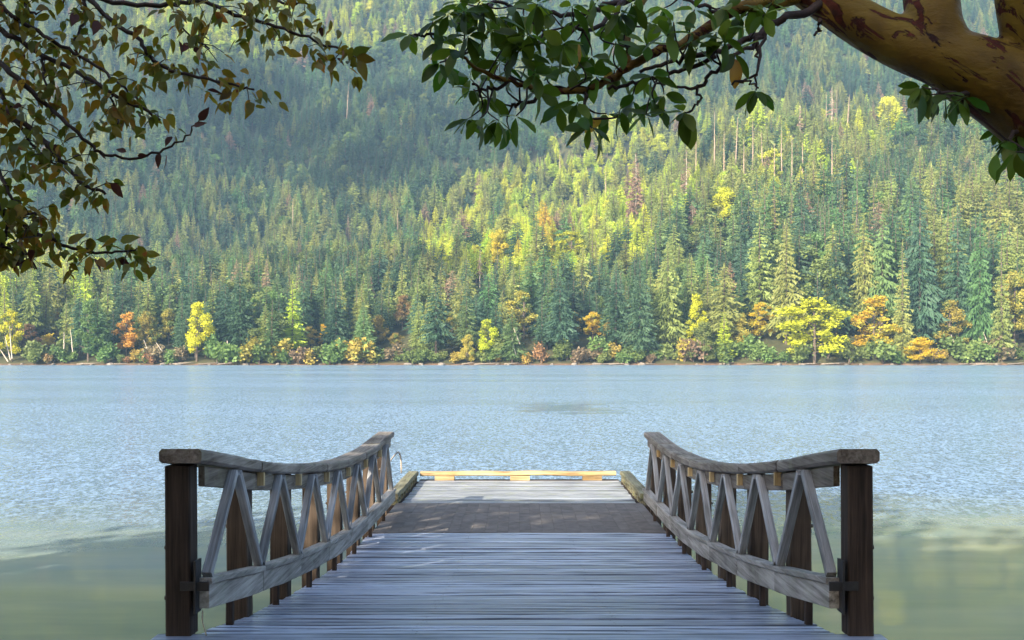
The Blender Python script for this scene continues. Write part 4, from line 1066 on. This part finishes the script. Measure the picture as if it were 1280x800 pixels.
BL = [
 [(-260, 120, 4.9, 16), (-120, -15, 4.8, 8), (-40, -10, 4.75, 4.5), (0, 8, 4.7, 3.2), (40, 35, 4.7, 2.8), (75, 55, 4.68, 2.4), (120, 82, 4.65, 2), (150, 106, 4.6, 1.6), (178, 132, 4.6, 1.2)],
 [(-260, 130, 4.9, 16), (-100, 20, 4.8, 7), (-30, 22, 4.75, 4.5), (8, 42, 4.7, 3.6), (50, 68, 4.7, 3.2), (100, 92, 4.65, 2.8), (140, 117, 4.6, 2.4), (175, 135, 4.6, 2), (200, 150, 4.6, 1.4)],
 [(-260, 150, 4.9, 14), (-80, 40, 4.7, 6), (-10, 70, 4.6, 4.2), (28, 104, 4.55, 3.6), (62, 135, 4.55, 3), (98, 165, 4.5, 2.4), (125, 191, 4.5, 1.9), (160, 198, 4.5, 1.7), (200, 191, 4.5, 1.5), (232, 172, 4.5, 1.2), (249, 150, 4.5, 1)],
 [(-200, -150, 5, 14), (-60, -90, 4.9, 8), (60, -35, 4.85, 4.5), (112, 0, 4.8, 3.4), (140, 28, 4.75, 3), (172, 48, 4.72, 2.8), (188, 70, 4.7, 2.5), (215, 90, 4.7, 2.2), (255, 97, 4.65, 1.9), (290, 106, 4.6, 1.6), (318, 112, 4.6, 1.2)],
 [(-100, -130, 5, 9), (60, -35, 4.9, 5), (140, 2, 4.85, 3.2), (210, 5, 4.8, 2.9), (250, 3, 4.75, 2.6), (288, 16, 4.7, 2.4), (325, 28, 4.7, 2.2), (375, 44, 4.65, 1.8), (420, 61, 4.6, 1.5), (448, 72, 4.6, 1)],
 [(-260, 200, 4.9, 14), (-90, 128, 4.7, 6.5), (-20, 142, 4.6, 4.4), (30, 155, 4.55, 3.8), (58, 180, 4.5, 3.4), (80, 205, 4.5, 3), (105, 230, 4.5, 2.5), (132, 243, 4.5, 1.8)],
 [(-260, 330, 4.9, 14), (-80, 210, 4.7, 7), (-15, 250, 4.6, 4.5), (15, 272, 4.55, 3.8), (40, 288, 4.5, 3), (70, 303, 4.5, 2.4), (105, 313, 4.5, 1.9), (145, 315, 4.5, 1.5), (172, 310, 4.5, 1)],
 [(0, 112, 4.7, 3), (12, 135, 4.65, 2.6), (30, 165, 4.6, 2.2), (48, 190, 4.6, 1.8), (70, 205, 4.6, 1.4)],
 [(100, -15, 4.85, 3), (106, 10, 4.8, 2.2), (104, 30, 4.8, 1.8), (90, 55, 4.7, 1.3)], [(52, 68, 4.7, 2), (55, 90, 4.65, 1.7), (60, 115, 4.6, 1.4)], [(140, 117, 4.6, 1.6), (142, 135, 4.6, 1.3), (147, 155, 4.55, 1)],
 [(222, 26, 4.75, 1.4), (240, 48, 4.7, 1.2), (262, 61, 4.65, 1)], [(-10, 195, 4.6, 3), (5, 225, 4.55, 2.4), (25, 262, 4.5, 1.8), (45, 268, 4.5, 1.2)], [(-30, 300, 4.6, 3), (5, 308, 4.55, 2), (30, 318, 4.5, 1.3)],
 [(-20, 350, 4.6, 2.5), (8, 290, 4.55, 2), (5, 262, 4.5, 1.5)],
 [(40, -20, 4.8, 2.6), (30, 5, 4.75, 2), (45, 18, 4.7, 1.4)], [(290, -25, 4.8, 2.4), (340, -2, 4.75, 2), (360, 5, 4.7, 1.4), (385, 5, 4.7, 1)],
]
YL = 4.7
dog = empty('broadleaf_tree', at(-420, 905, YL), 'autumn tree with small olive and brown leaves hanging in from the upper left', 'tree')
go_ = Vector(dog.location); W3 = lambda v: Vector(v) - go_
V_, F_ = [], []
q, r_ = px_branch([(-420, 960, 4.7, 70), (-415, 700, 4.75, 58), (-380, 400, 4.85, 48), (-330, 200, 4.9, 40), (-260, 120, 4.9, 32), (-220, -100, 5, 26), (-200, -300, 5.1, 16)], 6)
tube(V_, F_, [W3(v) for v in q], r_, 12); ob('trunk', mesh('trunk', V_, F_, [M['bark']], True), dog)
leaves = []
# how thickly each branch is leaved, from where in its length
DENS = [(.28, 34), (.25, 36), (.25, 36), (.35, 48), (.35, 52), (.25, 44), (.25, 44), (0, 26), (0, 18), (.2, 14), (.2, 12), (.1, 10), (.1, 30), (.1, 22), (.2, 16), (0, 22), (.2, 20)]
for bi, (spec, (f0_, cnt)) in enumerate(zip(BL, DENS)):
    q, r_ = px_branch(spec, 5); v0, f0 = [], []
    q = [a_ + (Vector((random.gauss(0, .004), random.gauss(0, .01), random.gauss(0, .004))) if 0 < i < len(q) - 1 else Vector()) for i, a_ in enumerate(q)]
    tube(v0, f0, [W3(v) for v in q], r_, 6); ob('branch', mesh('branch', v0, f0, [M['twig']], True), dog)
    cnt = int(cnt * 2.7); i0 = int(f0_ * (len(q) - 1)); k = 0
    while k < cnt:
        fi = i0 + (len(q) - 1 - i0) * (k + random.random()) / cnt; i = min(int(fi), len(q) - 2); p = q[i].lerp(q[i + 1], fi - i)
        spx = VX + p.x * F / p.y; spy = HY - (p.z - EYE) * F / p.y
        if bi == 2 and spx > 125: k += 1; continue
        # short spur carrying a few leaves
        sp_ = p + Vector((random.gauss(0, .055), random.gauss(0, .09), random.uniform(-.085, .045)))
        if random.random() < .5 and k % 2 == 0:
            v0, f0 = [], []; mid = p.lerp(sp_, .5) + Vector((0, 0, .012)); tube(v0, f0, [W3(p), W3(mid), W3(sp_)], [.0028, .0022, .0016], 4)
            ob('twig', mesh('twig', v0, f0, [M['twig']], True), dog)
        for j in range(random.choice((1, 2, 2, 3))):
            d = Vector((random.gauss(.1, .55), random.gauss(0, .5), random.uniform(-1.2, -.05)))
            cl_ = random.choices((0, 1, 2, 3, 4), (54, 26, 10, 8, 2))[0]
            leaves.append((frame(d, random.gauss(0, .9), sp_ + Vector((random.gauss(0, .012), random.gauss(0, .012), random.gauss(0, .012)))), cl_ * 2 + random.randrange(2), random.uniform(.7, 1.15)))
            k += 1
for (px, py, d, c_, s_) in [(249, 151, (.5, 0, .7), 4, 1.0), (242, 158, (.9, 0, .35), 4, .8), (200, 191, (-.25, 0, -1), 4, .95), (207, 193, (.05, 0, -1), 4, 1.1), (158, 190, (-.9, 0, .3), 4, .7), (172, 195, (.8, 0, .1), 4, .6), (445, 72, (.8, 0, -.1), 0, 1.2), (448, 75, (.45, 0, -1), 0, 1.3), (440, 68, (.9, 0, .35), 1, 1.2), (138, 230, (.9, 0, -.8), 4, 1.2), (172, 307, (.6, 0, -.9), 0, 1.25), (150, 302, (.9, 0, .3), 1, 1.2), (140, 300, (-.9, 0, .1), 1, 1.0), (85, 305, (.8, 0, .6), 0, 1.2), (113, 320, (-.2, 0, -1), 3, 1.2)]:
    leaves.append((frame(Vector(d), random.choice((-1, 1)) * 1.2, at(px, py, 4.45)), c_ * 2, s_))
add_leaves(dog, leaves, DL, 'small_leaves', go_)
print('left leaves', len(leaves))

# ---------------- trees on the bank behind the camera (they shade the ramp, as in the photograph)
lit = [(-1.877, q - .07, deckz(q) + zz) for q in [DN + i * BAY for i in (3, 4, 5, 6, 7)] for zz in np.arange(.05, .98, .13)] + [(xx, 19.0, .6) for xx in np.arange(-1.8, 1.9, .4)] + [(-1.9, q, .7) for q in np.arange(15.5, 19, .5)] + [(xx, q, .45) for xx in np.arange(-1.5, 1.6, .5) for q in np.arange(16.2, 18.6, .55)]
lit = np.array(lit); sdn = np.array(SD)
for i, (x, y, H, W, lab) in enumerate([(-5.5, -4.5, 11, 10, 'leafy tree on the bank behind the ramp, nearest its line'), (-11.5, -4, 14, 11, 'broad tall tree on the bank to the left behind the ramp'), (-6.4, -1.0, 8.6, 7.5, 'small leafy tree on the bank close to the left of the ramp head'), (0.0, -6, 10, 9, 'low leafy tree on the bank straight behind the ramp')]):
    r = np.random.default_rng(400 + i); z0 = float(near_ground(np.array(x), np.array(y)))
    cl = []
    for k in range(44):
        d = r.normal(size=3); d /= np.linalg.norm(d); q = d * r.random() ** .4
        cl.append(((x + q[0] * W / 2, y + q[1] * W / 2, z0 + H * .58 + q[2] * H * .38), W * r.uniform(.14, .22)))
    LV, LF = leaf_cloud(cl, 130, .21, 410 + i, .8)
    C = LV.reshape(-1, 4, 3).mean(1); okm = np.ones(len(C), bool)
    for a in lit:  # leaves cut out along sun rays so chosen posts and dock catch sun
        dlt = C - a; tt = dlt @ sdn; dist = np.linalg.norm(dlt - tt[:, None] * sdn, axis=1); okm &= dist > (.17 if a[0] < -1.8 else .3)
    LV = LV.reshape(-1, 4, 3)[okm].reshape(-1, 3); LF = np.arange(len(LV)).reshape(-1, 4)
    o = empty('broadleaf_tree', (x, y, z0), lab, 'tree')
    tv, tf = [], []; tube(tv, tf, [(0, 0, -.3), (.1, .1, H * .3), (-.1, 0, H * .6), (0, 0, H * .9)], [.28, .22, .14, .04], 8)
    for (c_, _) in cl[::3]: tube(tv, tf, [(0, 0, H * .35), ((c_[0] - x) * .5, (c_[1] - y) * .5, (c_[2] - z0) * .8), (c_[0] - x, c_[1] - y, c_[2] - z0)], [.1, .07, .02], 5)
    ob('trunk', mesh('trunk', tv, tf, [M['bark']]), o); ob('crown', mesh('crown', LV - np.array([x, y, z0]), LF, [FOL['m_green']]), o)

# ---------------- clouds added out of view, placed to cast shade on the far slope
t = NT('shade_cloud_white')
df = t.n('ShaderNodeBsdfDiffuse'); df.inputs[0].default_value = (.9, .9, .92, 1); t2 = t.n('ShaderNodeBsdfTranslucent'); t2.inputs[0].default_value = (.9, .9, .92, 1)
ms = t.n('ShaderNodeMixShader'); ms.inputs[0].default_value = .3; t.l(df.outputs[0], ms.inputs[1]); t.l(t2.outputs[0], ms.inputs[2]); M['shade_cloud'] = t.done(ms.outputs[0])
def shade_cloud(spots, rad, seed):
    r = np.random.default_rng(seed); V, Fc = [], []
    for (px, py) in spots:
        x, y, z = find_ground(px, py); p = Vector((x, y, z + 15)); tt = (1500 - p.z) / SD.z; c = p + SD * tt
        for k in range(1):
            q = c + Vector(r.normal(0, rad * .35, 3)); rr = rad * r.uniform(.6, 1.0); b0 = len(V)
            nn, mm = 14, 8
            for j in range(mm + 1):
                th = math.pi * j / mm
                for i in range(nn):
                    a = 6.283 * i / nn; f = rr * (1 + .18 * r.normal())
                    V.append(q + Vector((f * math.sin(th) * math.cos(a), f * math.sin(th) * math.sin(a), f * .8 * math.cos(th))))
            for j in range(mm):
                for i in range(nn): Fc.append((b0 + j * nn + i, b0 + (j + 1) * nn + i, b0 + (j + 1) * nn + (i + 1) % nn, b0 + j * nn + (i + 1) % nn))
    return tag(ob('shade_cloud', mesh('shade_cloud', V, Fc, [M['shade_cloud']], True)), None, None, None, 'stuff')
tag(shade_cloud([(270, 150), (350, 135), (420, 165), (330, 215), (430, 225), (500, 130), (565, 175), (520, 225), (620, 110), (740, 90)], 36, 1), 'added bank of unseen white clouds shading the far slope')
tag(shade_cloud([(230, 350), (310, 370), (400, 360), (520, 380)], 24, 2), 'small added scrap of unseen white clouds shading the front ridge')

# ================================================================== HAZE
hz = [(sx, sy, sz) for sz in (-8.0, 800.0) for sy in (-120.0, 2150.0) for sx in (-1300.0, 1300.0)]
hf = [(0, 2, 3, 1), (4, 5, 7, 6), (0, 1, 5, 4), (2, 6, 7, 3), (0, 4, 6, 2), (1, 3, 7, 5)]
t = NT('haze_air'); vol = t.n('ShaderNodeVolumePrincipled')
vol.inputs['Color'].default_value = (0.40, 0.68, 1.0, 1); vol.inputs['Density'].default_value = 0.00014
t.l(vol.outputs[0], t.out.inputs['Volume']); M['haze'] = t.m
tag(ob('haze', mesh('haze', hz, hf, [M['haze']])), 'pale blue haze in the air over the lake', None, None, 'stuff')
